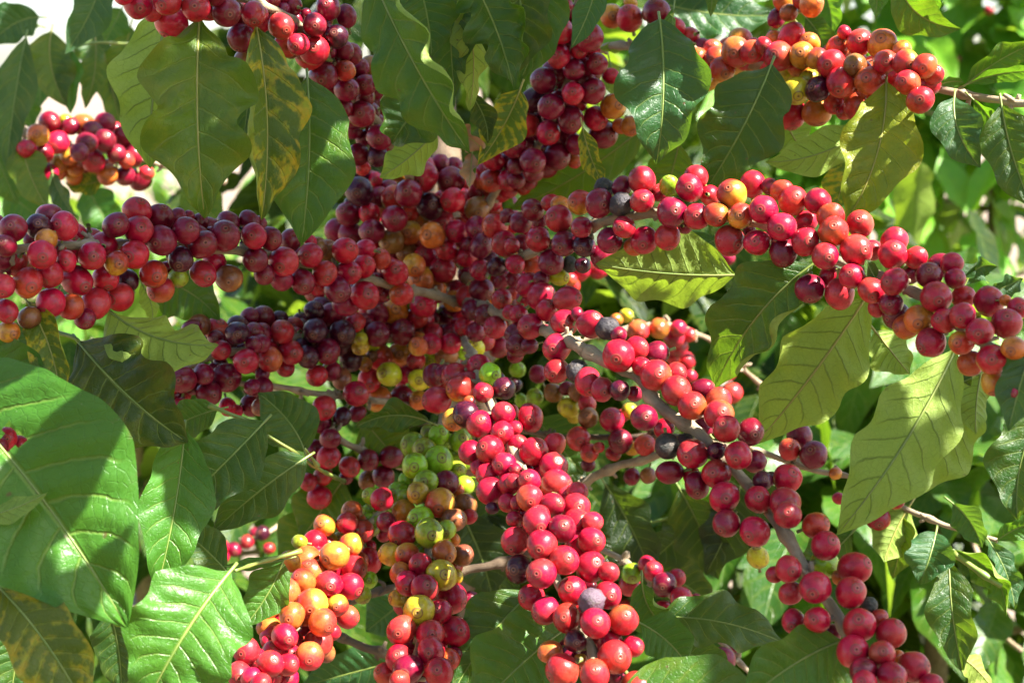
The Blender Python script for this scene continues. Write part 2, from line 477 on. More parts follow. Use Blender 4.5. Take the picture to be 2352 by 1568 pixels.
# stems: photograph position and depth, from the trunk outwards; radius start, end (m); node spacing
STEMS = {
 'A': ([(1045,690,.97),(900,655,.905),(780,622,.865),(640,590,.82),(540,575,.79),(330,563,.745),(150,566,.70),(40,571,.68),(-120,590,.65)], .0046, .0030),
 'B': ([(1070,640,.97),(1200,590,.88),(1383,512,.80),(1440,500,.785),(1501,492,.775),(1620,495,.755),(1746,514,.735),(1939,602,.71),(2096,672,.68),(2260,790,.65),(2420,880,.62)], .0046, .0032),
 'C': ([(1060,690,.97),(1200,735,.85),(1320,790,.765),(1351,809,.755),(1463,866,.73),(1501,924,.715),(1566,971,.705),(1613,1001,.70),(1708,1101,.685),(1811,1241,.66),(1851,1301,.65),(1926,1421,.635),(2010,1545,.615),(2080,1660,.60)], .0042, .0027),
 'D': ([(1060,760,.97),(1095,850,.85),(1120,915,.80),(1150,980,.77),(1190,1060,.745),(1240,1200,.715),(1300,1380,.685),(1355,1490,.665),(1390,1640,.645)], .0040, .0030),
 'E': ([(1055,800,.98),(1020,950,.90),(995,1080,.865),(990,1200,.825),(985,1300,.795),(970,1400,.775),(955,1500,.755),(945,1660,.73)], .0036, .0028),
 'F': ([(930,1120,.92),(850,1200,.86),(770,1290,.81),(710,1400,.77),(650,1480,.745),(560,1640,.71)], .0034, .0028),
 'G': ([(1020,770,1.0),(850,775,.95),(700,775,.905),(525,811,.87),(440,835,.855),(370,885,.845)], .0038, .0026),
 'H': ([(1010,540,1.0),(900,330,.91),(790,190,.86),(720,90,.80),(600,10,.755),(450,-25,.725),(240,-70,.69)], .0044, .0030),
 'I': ([(1080,570,1.0),(1150,420,.945),(1240,330,.915),(1300,200,.89),(1320,60,.87),(1330,-90,.85)], .0042, .0028),
 'J': ([(1250,300,1.0),(1376,115,.94),(1520,120,.905),(1680,140,.875),(1850,165,.845),(2000,178,.82),(2120,200,.80),(2210,217,.785),(2290,232,.775),(2420,238,.755)], .0040, .0030),
 'K': ([(520,420,1.15),(340,370,1.12),(180,335,1.10),(50,310,1.08)], .0035, .0022),
 'L': ([(1060,950,1.0),(1250,1000,.955),(1400,1003,.925),(1530,1000,.905),(1640,1010,.89)], .0034, .0026),
 'M': ([(1640,1020,.87),(1770,1045,.855),(1850,1075,.845),(1930,1090,.84),(2060,1120,.83)], .0030, .0022),
 'N': ([(1250,800,1.08),(1500,745,1.12),(1650,790,1.14),(1760,900,1.16)], .0035, .0026),
 'O': ([(1010,1110,.98),(900,1060,.95),(800,1020,.92),(760,985,.91)], .0040, .0028),
 'W': ([(1030,935,.99),(900,925,.95),(790,908,.92),(640,890,.89),(530,878,.875)], .0036, .0026),
 'P': ([(1370,1250,.94),(1480,1320,.91),(1600,1420,.88),(1740,1560,.86)], .0030, .0022),
 'Q': ([(640,1210,1.32),(560,1250,1.28),(460,1275,1.25)], .0030, .0022),
 'V': ([(1960,1120,.87),(2050,1155,.855),(2130,1190,.84),(2200,1215,.825),(2290,1240,.81)], .0030, .0020),
 'Z': ([(1040,600,1.08),(880,470,1.06),(760,430,1.05)], .0040, .0028),
 'Y': ([(-120,1050,.70),(20,1015,.705),(120,1000,.71)], .0025, .0016),
 'X': ([(1240,1265,.88),(1170,1285,.88),(1060,1312,.88),(930,1345,.885),(800,1385,.89)], .0046, .0034),
 'X2': ([(960,1530,.885),(880,1500,.885),(820,1480,.885),(740,1440,.89)], .0044, .0034),
 'X3': ([(1290,1150,.95),(1350,1105,.93),(1420,1072,.91),(1500,1048,.895),(1600,1010,.88)], .0046, .0036),
}

BERRY = {   # tile (column, row) of the photograph -> branch -> x y diameter colour (upper case: in front)
(0,0): {
 'H': "1270 40 260R,1410 100 190r,1540 20 240R,1800 70 290R,1575 210 290R,2080 110 290D,2330 130 240R,2220 350 270D,2270 560 230u,1700 320 130r,1130 -60 220R,1960 -60 230D,2240 0 180d",
 'K': "455 1120 160D,350 1240 170O,520 1210 160r,530 1310 195R,650 1160 130D,770 1150 170O,850 1215 170D,965 1130 160D,800 1310 180D,960 1290 170D,1140 1270 180D,1060 1190 120r,245 1370 160R,400 1410 170R,345 1510 140R,530 1510 150O,640 1430 150O,730 1400 150D,860 1480 190R,690 1545 140O,1070 1410 150D,1160 1470 150E,1230 1430 170D,1000 1540 130o,610 1110 110y"},
(1,0): {
 'H': "30 130 150R,130 200 160d,230 240 240E,390 410 210R,535 460 260R,320 470 130u,540 230 230D,665 70 230D,330 50 170d,830 150 180d,740 340 210P,360 180 120d,870 500 190d,620 700 260D,820 650 190E,830 820 220D,1010 780 200D,720 560 120d,790 990 190D,970 1050 230D,1050 620 200u,890 1200 170d,1140 1260 230D,940 1420 190D,1120 1440 190P,1270 1250 120r,980 1545 130E,1210 690 110d",
 'I': "2180 1470 190R,2330 1340 170D",
 'T': "1540 1530 190R,1690 1500 150D,1820 1530 150d"},
(2,0): {
 'I': "450 290 240R,430 520 215R,380 140 160d,490 170 130d,620 460 165R,710 350 245D,570 640 195D,780 590 210D,290 740 230D,440 740 140d,560 860 205R,740 840 235D,910 700 150r,930 980 210O,200 920 230P,360 980 225D,140 1150 200E,335 1220 235R,540 1100 230D,770 1090 225R,1000 1160 150o,1090 1160 180o,520 1260 170d,840 1240 235D,30 1350 200D,410 1440 255D,590 1330 180D,190 1480 230D,30 1530 160D,210 1350 130d,570 1480 130E,140 1010 120d,320 20 150R,640 220 150d",
 'J': "915 150 205O,1080 170 215R,1330 110 220D,1500 250 160R,1560 380 170u,1750 440 160d,1710 530 165E,1720 690 230D,1880 540 190E,1930 640 220M,2060 480 230M,2200 480 180R,2310 420 140R,1090 30 110o,1660 820 150d,2220 580 160m,1250 130 120u"},
(3,0): {
 'J': "140 10 160O,300 10 140R,400 40 200O,190 120 140u,80 170 160d,55 360 140E,210 340 235R,385 400 175O,100 520 235R,310 510 220O,450 540 195E,580 590 225R,640 440 210E,840 390 225R,1050 410 240O,1230 470 160O,800 600 195U,1075 570 205R,1265 575 215E,1440 610 205E,670 760 250R,940 740 265E,1280 760 210R,120 760 180o,260 840 225Y,460 820 200P,205 1050 255R,450 1030 245O,610 950 185R,830 970 245E,700 1030 140r,1400 920 220R,980 950 150u,930 580 110r,700 300 100r"},
(0,1): {
 'K': "450 30 155R,540 10 130o,690 40 155O,830 0 160R,990 40 165O,1150 50 150D,1290 80 185D,1350 20 110E",
 'A': "120 525 245D,355 515 230P,455 420 235d,590 505 240R,425 630 180O,45 690 210D,720 560 130r,280 630 130d,630 680 220e,840 670 270r,845 785 268R,385 770 268R,610 830 200R,620 730 190r,135 840 265e,215 930 200o,255 1030 282E,40 920 120d,30 1060 210R,450 950 240R,705 1010 288R,970 990 228R,1070 850 228M,1235 770 262R,1090 705 170o,465 1210 280R,650 1250 225e,880 1220 275R,1100 1160 250R,1170 1010 190p,60 1290 205R,780 1360 190d,270 1350 220u,80 1480 195O,300 1500 120o,1065 500 235D,1260 370 245R,1275 545 245R,1465 440 255D,1480 640 255D,1625 430 170d,1710 550 245D,1840 470 150d,1865 680 285D,1660 815 228P,1530 890 110d,1410 950 250E,1475 1090 240e,1640 980 185g,1865 945 250R,1970 840 190r,2105 990 235U,2100 470 205d,2065 600 250D,2290 460 170d,-30 480 150d,2240 580 130p,1730 420 100d",
 'G': "1830 1420 200u,1760 1450 180D,1990 1460 205E,2180 1430 190p,2180 1490 205P,2290 1340 160D,2330 1490 190D,1990 1550 160D"},
(1,1): {
 'A': "-20 600 225R,135 625 215D,320 640 200d,30 490 130d,-5 815 225D,255 835 255R,75 950 195D,235 1000 200d,500 775 210R,410 790 150d,430 1020 220D,570 1060 170r,630 945 220R,660 730 180u,500 650 120r,820 735 225R,850 935 228R,990 880 210R,1145 810 190M,1010 720 185r,750 1095 255D,1000 1145 250R,1160 1130 160d,1280 935 222R,1335 1130 218E,830 1220 235d",
 'T': "1535 1225 220R,1280 1290 232O,950 190 225P,900 20 245p,1100 80 130r,1125 240 170d,1260 250 195E,1400 210 240D,1545 60 245R,1790 90 240D,1600 330 225P,1805 270 215R,1920 290 185r,2030 350 200u,1420 375 160e,1270 440 225D,1485 460 195o,1700 445 215R,1415 570 180O,1620 595 218O,1500 590 130g,1840 555 195R,2030 525 200D,850 400 210D,1045 395 185R,740 550 190d,870 590 210D,1065 560 230D,1245 650 215U,1385 750 185u,1490 670 130r,1565 780 195R,1755 730 185R,1715 910 215R,1455 870 190O,1510 1000 218O,1640 1090 195O,1250 780 120d,1815 1200 170o",
 'B': "2195 510 215E,1935 790 180R,2070 690 230D,2280 670 215R,2210 880 185P,2060 910 200R,1940 950 170d,2310 420 140d,1950 680 150d,2260 1000 160d,2075 1095 240D,1930 1160 200R",
 'I': "2160 90 205E,2320 80 200R",
 'C': "2260 1180 205R,2110 1330 200D,1980 1280 195D,2200 1440 205R,1920 1430 185R,2020 1480 170d,2330 1300 130R",
 'G': "60 1360 225D,220 1355 140p,535 1290 185P,695 1325 215D,240 1480 220E,340 1430 180r,410 1370 130p,545 1470 230P,795 1490 228P,915 1390 195R,50 1490 195D,1120 1310 200d,1110 1500 225D,1345 1480 220D,1480 1350 190E,1610 1340 170d,1760 1325 205D,1620 1490 195R,1780 1510 200D,960 1545 130Y,1490 1545 140O"},
(2,1): {
 'I': "40 80 180D,200 10 190D,110 160 130e",
 'B': "80 475 200D,190 360 190D,360 300 170R,440 310 160o,430 440 245R,625 290 230M,800 300 245D,850 160 180b,1000 310 215B,1010 150 180d,1195 90 248R,1195 280 218R,640 520 205R,260 470 140d,240 630 225R,480 670 248D,90 670 170d,30 860 180R,190 860 195e,360 840 225D,530 860 150B,660 690 200P,650 870 140p,840 790 225d,900 640 225D,1030 520 215R,1215 640 250R,1430 610 225R,1360 200 160r,1445 140 190G,1630 160 240R,1690 60 215r,1470 380 265D,1590 510 130d,1700 420 235R,1820 230 195r,2020 215 248M,1875 405 230M,2100 415 242M,2210 125 248R,2000 640 260R,2250 660 245R,2310 360 250R,1120 700 180o,430 970 180y,0 690 150R,20 1000 150d,2180 560 120d",
 'C': "270 1155 245R,320 1280 200R,510 1180 250R,60 1320 185R,170 1430 245R,485 1400 250R,600 1320 120d,725 1410 245R,120 1180 160r,150 1050 210r,0 1130 120r,880 1450 215B,980 1510 150d,30 1500 180D,270 990 150d,300 1460 100d",
 'N': "620 920 200r,540 1000 120E,790 900 180R,1590 800 140R,1490 800 160y,1520 890 110R,1090 830 170y,1000 860 140o,960 1370 120O,1160 1470 190E,1350 1450 190O,1530 1450 160R,1490 1530 200R,1630 1510 120E,1980 800 130d,560 1060 130E,1050 1330 120y"},
(3,1): {
 'B': "125 180 195e,20 150 150d,230 275 282E,455 280 235r,130 515 260R,350 470 185r,345 655 278R,140 750 245D,10 640 140d,575 420 240e,600 560 278E,845 490 268E,525 785 268R,810 730 290E,960 730 190r,1160 640 238r,1145 770 258R,1360 800 195r,1580 870 215d,1690 850 195r,1310 950 170d,1480 960 272D,1720 990 185r,1160 1020 262R,385 1085 272D,580 990 215r,770 970 230R,660 1130 255r,950 1100 220R,1545 1160 288R,1130 1220 225D,1000 1260 150r,1180 1330 235d,1270 1430 225o,1385 1365 262O,1795 1160 215e,2030 1200 288R,1620 1380 225R,1790 1330 225R,1950 1475 282R,2190 1400 285R,2300 1260 210r,2180 1190 100o"},
(0,2): {
 'Y': "60 890 200R,170 950 190R,-30 960 200D,110 1020 180r,30 1080 190r",
 'G': "1680 350 250D,1870 300 185D,2080 330 245D,1920 480 225D,2030 80 165R,2260 180 225R,2320 420 160D,1590 490 195d,1520 380 130r,1660 610 180r,1780 430 140d,2100 30 150d,2330 30 160D,1900 130 120d",
 'W': "2300 590 190d,2090 600 160r,2170 640 120r"},
(1,2): {
 'G': "40 20 170D,130 165 215E,320 100 215R,260 20 150r,270 240 160r,475 140 195P,660 90 225D,870 170 218P,560 315 190E,690 270 180D,790 345 185u,60 300 140d,60 430 190D,40 600 170u,960 50 150Y,1000 210 140O,960 160 120u",
 'T': "1130 140 205E,1320 115 195O,1470 180 168R,1490 45 165O,1225 300 215Y,1390 300 160R,1500 350 170Y,1040 360 205R,1130 530 208O,1335 520 205D,1500 540 165O,1610 130 140g,1750 130 195U,1630 220 165y,1900 100 120g,2010 60 165y,1430 420 110g,1790 20 185R,1610 20 180R,1160 780 140d,1300 870 195u",
 'D': "1640 310 200d,1730 300 170d,1830 320 235R,1660 540 248R,1875 430 245M,2050 230 225R,2150 300 198G,2085 470 188R,2280 430 210P,1930 670 235P,1810 720 195o,2055 760 245R,2270 660 215R,2260 840 210R,2150 995 268R,1970 1020 215R,2280 1130 205R,2060 1160 160r,2130 1220 200R,2150 1370 225R,2320 1310 200R,2340 960 140r,2310 1480 160R,2170 1530 120p,1960 560 120e",
 'E': "1680 860 180G,1590 840 140g,1880 910 205G,1440 950 200g,1545 990 205G,1680 1090 238G,1460 1140 218G,1820 1040 130g,1850 1180 155G,1560 1290 205G,1310 1390 185G,1490 1390 215Y,1740 1300 218D,1920 1320 155G,1990 1310 140g,1690 1480 238M,1370 1430 130g,1380 1270 130g,1850 1370 120o,1160 1450 205R,1060 1420 160g,1360 1565 200O,1930 1110 130g,1920 1510 195U,1750 1000 140g",
 'W': "625 610 218R,600 740 180d,790 690 170P,920 480 218R,930 660 150d,500 760 130d",
 'O': "680 890 185D,665 1060 228R,860 1150 200R,540 990 160d,1030 1090 198D,1240 1060 195D,1170 1240 195D,1020 1280 160u,615 1235 178E,480 1290 150R,580 1430 215R,830 1250 120d,540 1090 120d"},
(2,2): {
 'C': "410 60 282R,410 270 235R,60 30 205D,160 40 140d,30 120 150d,600 270 210B,700 370 272R,830 440 215R,990 450 175P,980 130 288R,1140 70 215R,1330 110 235D,1190 230 180R,1320 310 262E,1510 290 180R,1510 450 262E,1125 480 150d,1215 700 268D,1655 590 268E,1750 440 205D,1900 540 225E,1900 670 255E,1970 800 272R,2190 830 255D,1760 790 180d,1400 800 170r,1425 960 218B,1660 1030 288R,1880 1000 168P,2080 1045 262R,2230 1100 200d,1880 1215 268R,1700 1320 235D,1650 1230 150r,1450 1200 225d,1950 1430 288R,2260 1450 245R,2300 1280 170P,1590 900 130b",
 'D': "170 700 272R,200 1010 284R,385 950 215E,60 950 190R,380 1150 275R,60 1090 160d,160 1280 225R,20 1290 150R,410 1310 278R,600 1380 180R,500 1400 160r,160 1435 235E,50 1480 140R,370 1500 225D,590 1520 255R,510 1470 130r,250 1600 200R,10 640 110e,20 800 150R,30 1180 130R",
 'L': "50 260 140g,520 610 175y,380 470 185u,210 510 150g,700 700 185U,690 570 160r,920 720 215R,610 890 225E,995 915 215D,1225 950 195E,1080 640 140y,570 700 110y,1020 680 120r,710 1020 160E,800 970 100E,930 1030 130r,1110 980 130o,600 470 160u,80 540 110g,1100 1240 150d,1250 1230 140u,700 1130 120d,20 400 130p,240 300 160d,500 430 120d",
 'N': "1530 50 190R,1480 150 130E,1600 180 160R,1640 320 120r,1990 300 130R,2020 470 195E,2080 150 130r,2140 110 110o"},
(3,2): {
 'C': "180 1255 268R,160 1480 292R,20 1260 130p",
 'M': "290 870 225D,200 990 190E,420 1040 245D,620 1210 110O",
 'V': "1160 1440 205R,1000 1520 140r,1240 1330 110r,650 1440 110r,1060 1540 150d",
 'B': "1495 10 262R,1780 10 215M,1860 200 225e,2055 165 284R,2070 370 232M,2150 460 140e,2260 60 225O,2240 470 130R"},
(0,3): {
 'F': "2260 1270 240R,2200 1490 230R,2310 1520 180R",
 'Q': "2035 320 130R,2150 340 125D,2270 270 135R,2050 410 115R,2340 190 90d"},
(1,3): {
 'E': "1510 60 222G,1590 190 248G,1750 160 160G,1820 70 210U,1340 200 228R,1200 90 170D,1960 40 130r,1230 385 195Y,1390 390 215M,1620 420 150g,1510 480 208R,1730 370 228O,1900 395 190U,1330 560 198O,1705 575 248Y,1840 590 120y,1390 650 208R,1550 695 225R,1795 785 245R,1300 790 150y,1370 860 190r,1500 900 244Y,1690 910 205R,1970 810 160d,1335 1080 262E,1600 1120 235R,1835 1095 272R,1610 1275 265R,1310 1340 225R,1400 1440 265D,1680 1470 255R,1190 1480 190E,1770 1350 180e,1320 1550 170E,1820 1300 130d,1820 250 110o,1480 1580 170d",
 'F': "630 120 215O,835 100 195R,980 170 195E,540 280 218R,870 300 215M,400 270 140g,690 250 130y,720 400 245O,660 300 140e,460 440 258O,320 450 180o,900 520 245E,1050 440 210E,435 630 235E,670 660 252R,870 680 235R,265 740 262E,110 860 225o,510 840 262M,750 855 208M,330 950 242O,840 960 215e,610 1010 245E,120 1060 205o,265 1140 278R,570 1200 262M,490 1320 275E,130 1390 235R,290 1400 215R,40 1570 190R,600 560 120y,930 0 120g,1030 80 140g,1040 620 150g,980 760 150g,640 1290 160u,700 1100 140r,1040 310 130r,880 -10 180O,-30 1270 120r",
 'Q': "60 190 130P,120 330 110R"},
(2,3): {
 'D': "230 90 258R,460 150 262D,590 100 284R,740 90 190r,730 260 244R,275 300 288R,30 265 265R,620 310 245r,480 440 280R,730 500 275R,890 550 190r,70 520 255P,270 560 284R,555 720 298R,180 780 240R,310 900 245R,730 820 245N,880 760 284R,500 970 270E,765 1020 288R,1020 985 294E,580 1180 190P,900 1200 220r,940 1330 318E,1110 1230 190R,350 1280 200O,510 1280 210d,460 1450 322E,760 1490 285E,1150 1600 310E,960 1500 150d,660 560 120d,720 680 120d,630 1360 120o,20 60 150R",
 'C': "1970 100 272D,2230 175 255R",
 'P': "1105 560 195G,1080 670 185R,1240 480 160R,1300 540 185R,1400 660 225D,1510 600 160R,1560 790 205R,1390 880 140R,1690 790 90r,1720 1180 180D,1950 1350 225D,2020 1260 160d,2260 410 190y"},
(3,3): {
 'C': "180 20 245R,440 120 278M,530 305 292R,520 480 275g,190 520 255R,60 570 150r,435 690 322R,210 740 210r,795 510 312R,760 735 292R,930 850 150B,235 1000 225R,455 985 268R,580 1110 190d,840 1030 304R,1020 970 150r,1130 1110 304R,780 1280 304R,1050 1300 245E,1340 1420 294R,880 1460 245D,1140 1500 275R,890 1560 210R,1500 1570 180r,1190 1330 130o,650 600 130o,100 90 120d",
 'V': "1010 60 205R"},
}

STEMPX = {}
for k, (pts, r0, r1) in STEMS.items():
    STEMPX[k] = catmull([Vector(p) for p in pts], 10)

berries = []            # px, py, depth, radius, letter, front, key, nearest stem point
for (cx, cy), d1 in BERRY.items():
    for key, s in d1.items():
        for it in s.split(','):
            a, b, c = it.split()
            px, py = cx * 588 + float(a) / 4, cy * 392 + float(b) / 4
            diam, let = float(c[:-1]) / 4, c[-1]
            front = let.isupper()
            if key == 'T':
                q = Vector((px, py, 1.0 if py < 640 else .985)); dist = .02
                dep = 1.0 - .02 * random.random() + (0.0 if front else .018)
                # trunk cherries stand in front of the trunk on short spurs
                dep -= .03
                stem = P(1050, py, 1.06)
            else:
                best = min(STEMPX[key], key=lambda v: (v.x - px) ** 2 + (v.y - py) ** 2)
                dist = px_m(math.hypot(best.x - px, best.y - py), best.z)
                R = .0145
                o = math.sqrt(max(0.0, R * R - min(dist, R) ** 2))
                dep = best.z + (-o if front else .75 * o + .002)
                stem = P(best.x, best.y, best.z)
            rad = px_m(diam, dep) / 2 * (random.uniform(1.10, 1.16) if diam < 66 else random.uniform(1.02, 1.08)) * {'T': 1.08, 'J': 1.08, 'K': 1.12, 'E': 1.05}.get(key, 1)
            berries.append([px, py, dep, rad, let.upper(), front, key, stem])

# hidden filling of the dense dark middle
poly = [(770, 430), (1000, 380), (1130, 420), (1230, 540), (1180, 760), (1060, 930), (900, 900), (800, 780), (690, 700), (840, 560)]
def inside(x, y, pl):
    c = False
    j = len(pl) - 1
    for i in range(len(pl)):
        if (pl[i][1] > y) != (pl[j][1] > y) and x < (pl[j][0] - pl[i][0]) * (y - pl[i][1]) / (pl[j][1] - pl[i][1]) + pl[i][0]:
            c = not c
        j = i
    return c
rz = random.Random(3)
got = []
for _ in range(4000):
    x, y = rz.uniform(680, 1240), rz.uniform(370, 940)
    if len(got) > 97: break
    if inside(x, y, poly) and all(math.hypot(x - a, y - b) > 33 for a, b in got):
        got.append((x, y))
        d = rz.uniform(.985, 1.02)
        berries.append([x, y, d, rz.uniform(.0076, .0088), rz.choice('DDRRRRPEO'), False, 'Z', P(1040, y, 1.08)])

cnt = {}
for b in berries: cnt[b[6]] = cnt.get(b[6], 0) + 1
for key in 'ABDEFGHIJ':
    own = [b for b in berries if b[6] == key]
    room = 99 - cnt[key]
    tries = 0
    while room > 0 and tries < 3000:
        tries += 1
        a = rz.choice(own)
        x, y = a[0] + rz.uniform(-34, 34), a[1] + rz.uniform(-34, 34)
        dd_ = sorted(math.hypot(x - b[0], y - b[1]) for b in own)
        if dd_[0] < 17 or dd_[2] > 46: continue
        if x < 60 and key == 'J': continue
        best = min(STEMPX[key], key=lambda v: (v.x - x) ** 2 + (v.y - y) ** 2)
        if math.hypot(best.x - x, best.y - y) > 50: continue
        dep = best.z + rz.uniform(.006, .013)
        nb = [a[0], a[1], dep, a[3] * rz.uniform(.85, 1.0) * dep / a[2], ('G' if key == 'E' and y < 1290 else a[4] if a[4] not in 'BNO' else 'D' if a[4] != 'O' else 'E'), False, key, P(best.x, best.y, best.z)]
        nb[0], nb[1] = x, y
        own.append(nb); berries.append(nb)
        room -= 1

# push overlapping cherries apart along the line of sight
n = len(berries)
px = np.array([b[0] for b in berries]); py = np.array([b[1] for b in berries])
dp = np.array([b[2] for b in berries]); rd = np.array([b[3] for b in berries])
dp0 = dp.copy()
for it in range(60):
    x = (px - 1176) / 2352 * KX * dp; y = (py - 784) / 2352 * KX * dp
    dx = x[:, None] - x[None]; dy = y[:, None] - y[None]; dz = dp[:, None] - dp[None]
    lim = .93 * (rd[:, None] + rd[None])
    lat2 = dx ** 2 + dy ** 2
    need = np.sqrt(np.maximum(0, lim ** 2 - lat2))
    lack = need - np.abs(dz)
    lack[np.eye(n, dtype=bool)] = -1
    act = (lack > 0) & (lat2 < lim ** 2)
    sg = np.where(dz == 0, np.sign(np.arange(n)[:, None] - np.arange(n)[None]), np.sign(dz))
    mv = np.where(act, sg * np.minimum(lack, .006) * .25, 0).sum(1)
    dp = dp + np.clip(mv, -.003, .003)
for i, b in enumerate(berries):
    b[3] *= dp[i] / b[2]
    b[2] = float(dp[i])

LABELS = {
 'A': 'long branch of large crimson cherries crossing the left side, one of its cherries green',
 'B': 'branch arching to the right edge, sunlit red cherries with some black dried ones',
 'C': 'diagonal branch with bare grey stem between sparse red cherries, running to the bottom right',
 'D': 'densely packed sunlit crimson branch running straight down to the bottom edge',
 'E': 'hanging branch with green cherries at its top, yellow and red ones below',
 'F': 'sunlit branch of orange and scarlet cherries at the bottom, left of the green cherries',
 'G': 'shaded branch of dark purple and maroon cherries below the long left branch',
 'H': 'top left branch of dark maroon cherries above broad drooping leaves',
 'I': 'shaded branch of maroon cherries rising to the top edge, beside dark curled leaves',
 'J': 'upper right branch of sunlit orange cherries with a green leafy end',
 'K': 'blurred distant branch of small maroon and orange cherries under the pale sky, upper left',
 'L': 'dim branch of brownish and olive cherries between the two lower sunlit red branches',
 'M': 'thin twig with two dark cherries and a smaller orange one beside a pale hanging leaf',
 'N': 'blurred bright red and orange cherries behind the grey green leaf at centre right',
 'O': 'short twig of shaded red cherries left of the green cherries, below a curled leaf',
 'W': 'mostly bare grey stem with a few dark red cherries, beneath the purple cherries',
 'P': 'low background twig of small red cherries and one green, above a wavy dark leaf',
 'Q': 'tiny blurred red cherries far behind the lower left leaves',
 'V': 'leafy twig with small red cherries under the largest pale hanging leaf',
 'Z': 'dark crowded cherries deep in the middle, behind the front clusters',
 'Y': 'twig of red cherries glimpsed through the hole in the biggest leaf',
 'X': 'bare brown stick crossing behind the yellow and red cherries at bottom centre',
 'X2': 'bare brown stick with a flaky stub between the orange cherries and bottom edge',
 'X3': 'bare pale grey stick slanting up between the two lower sunlit red branches',
}
for key, (pts, r0, r1) in STEMS.items():
    b0 = P(*pts[0])
    bare = key in ('X', 'X2', 'X3')
    th = thing(key, 'coffee_branch', LABELS[key], 'branch', b0, 'fruiting branches of the coffee plant' if not bare else 'bare sticks among the branches')
    path = catmull([P(*p) for p in pts], 12)
    path = [p + Vector((mnoise.noise(p * 55), mnoise.noise(p * 55 + Vector((9, 0, 0))), mnoise.noise(p * 55 + Vector((0, 9, 0))))) * .0016 for p in path]
    v, f, u = tube(path, lambda t, r0=r0, r1=r1, q=(.82 if key == 'C' else .64): q * (r0 + (r1 - r0) * t), 12, .026, .26)
    rs = random.Random(len(key) * 100 + ord(key[0]))
    dist_ = 0
    for i in range(1, len(path) - 1):
        dist_ += (path[i] - path[i - 1]).length
        if dist_ > .024:
            dist_ = 0
            tg = (path[i + 1] - path[i]).normalized()
            for q in range(rs.randint(2, 5)):
                dr = tg.cross(Vector((rs.gauss(0, 1), rs.gauss(0, 1), rs.gauss(0, 1)))).normalized()
                a_ = path[i] + tg * rs.uniform(-.002, .002)
                ln_ = rs.uniform(.004, .0085)
                pp = [a_, a_ + dr * ln_ * .6, a_ + dr * ln_ + tg * rs.uniform(-.003, .003)]
                v2, f2, u2 = tube(pp, lambda t: .0016 - .0007 * t, 6, 0, .5)
                b_ = len(v); v += v2; u += u2; f += [tuple(z + b_ for z in ff) for ff in f2]
    mesh_obj('stem', v, f, M_BKD if key in ('X', 'X2', 'Z', 'L') else M_BK, th, u)

# the trunk
tr = thing('T', 'coffee_tree', 'upright coffee trunk in the middle, crowded with red, orange and yellow cherries', 'tree', P(1075, 1600, 1.08) * 1.0)
tb = P(1080, 1600, 1.42)
tpath = catmull([Vector((tb.x + .02, tb.y, .0)), Vector((tb.x, tb.y, .5)), P(1100, 1300, 1.30), P(1085, 900, 1.13), P(1045, 650, 1.085), P(1020, 400, 1.09), P(990, 0, 1.11), P(980, -500, 1.15)], 14)
tr.location = tpath[0]
v, f, u = tube(tpath, lambda t: .021 - .010 * t, 18, .06, .14)
mesh_obj('trunk', v, f, M_BKD, tr, u)

def place_cherry(b, idx):
    px_, py_, d, r, let, front, key, stem = b
    th = THINGS[key]
    pos = P(px_, py_, d)
    rng = random.Random(idx * 13 + 5)
    out = pos - stem
    toc = (CAML - pos).normalized()
    out = out.normalized() if out.length > 1e-5 else toc
    tip = out * .8 + toc * (1.0 if front else .45) + Vector((rng.uniform(-.8, .8), rng.uniform(-.6, .6), rng.uniform(-.8, .6)))
    tip.normalize()
    me = rng.choice(DR_MESH if let in 'BN' else CH_MESH)
    o = bpy.data.objects.new('dried_cherry' if let in 'BN' else 'cherry', me)
    COL.objects.link(o)
    o.parent = th
    q = tip.to_track_quat('Z', 'Y').to_matrix() @ Matrix.Rotation(rng.uniform(0, 6.28), 3, 'Z')
    M = q.to_4x4()
    el = rng.uniform(.94, 1.10) * (.97 if r > .0072 else 1.0)
    o.matrix_basis = Matrix.Translation(pos - th.location) @ M @ Matrix.Diagonal((r * rng.uniform(.94, 1.04), r * rng.uniform(.94, 1.04), r * el, 1))
    base, mixv = COLS[let]
    if let == 'E' and key in 'BCD': base, mixv = (0.42, 0.014, 0.020), .14
    if key == 'J' and let in 'ER': base, mixv = {'E': ((0.48, 0.035, 0.020), .4), 'R': ((0.42, 0.008, 0.022), .12)}[let]
    j = rng.uniform(.78, 1.2)
    if key in 'TZ': j *= 1.3
    elif key in 'AHI' and let in 'DR': j *= 1.15
    hue = rng.uniform(-.25, .25)
    o.color = (base[0] * j, max(.0025, base[1] * j * (1 + hue)), base[2] * j * (1 - hue), min(1, mixv * rng.uniform(.3, 1.8)))
    pale = {'O': 'orange cherry', 'Y': 'yellow cherry', 'G': 'green unripe cherry', 'B': 'black dried cherry', 'N': 'grey dried cherry', 'M': 'cherry half red, half yellow'}
    if let in pale: o['label'] = pale[let]
    return o

for i, b in enumerate(berries):
    place_cherry(b, i)

# ------------------------------------------------------------------ leaves
PU = [0, .03, .08, .16, .28, .42, .56, .70, .82, .90, .95, .985, 1]
PW = [.03, .13, .36, .64, .90, 1.0, .96, .78, .50, .27, .14, .05, .008]
def prof(u):
    return float(np.interp(u, PU, PW))

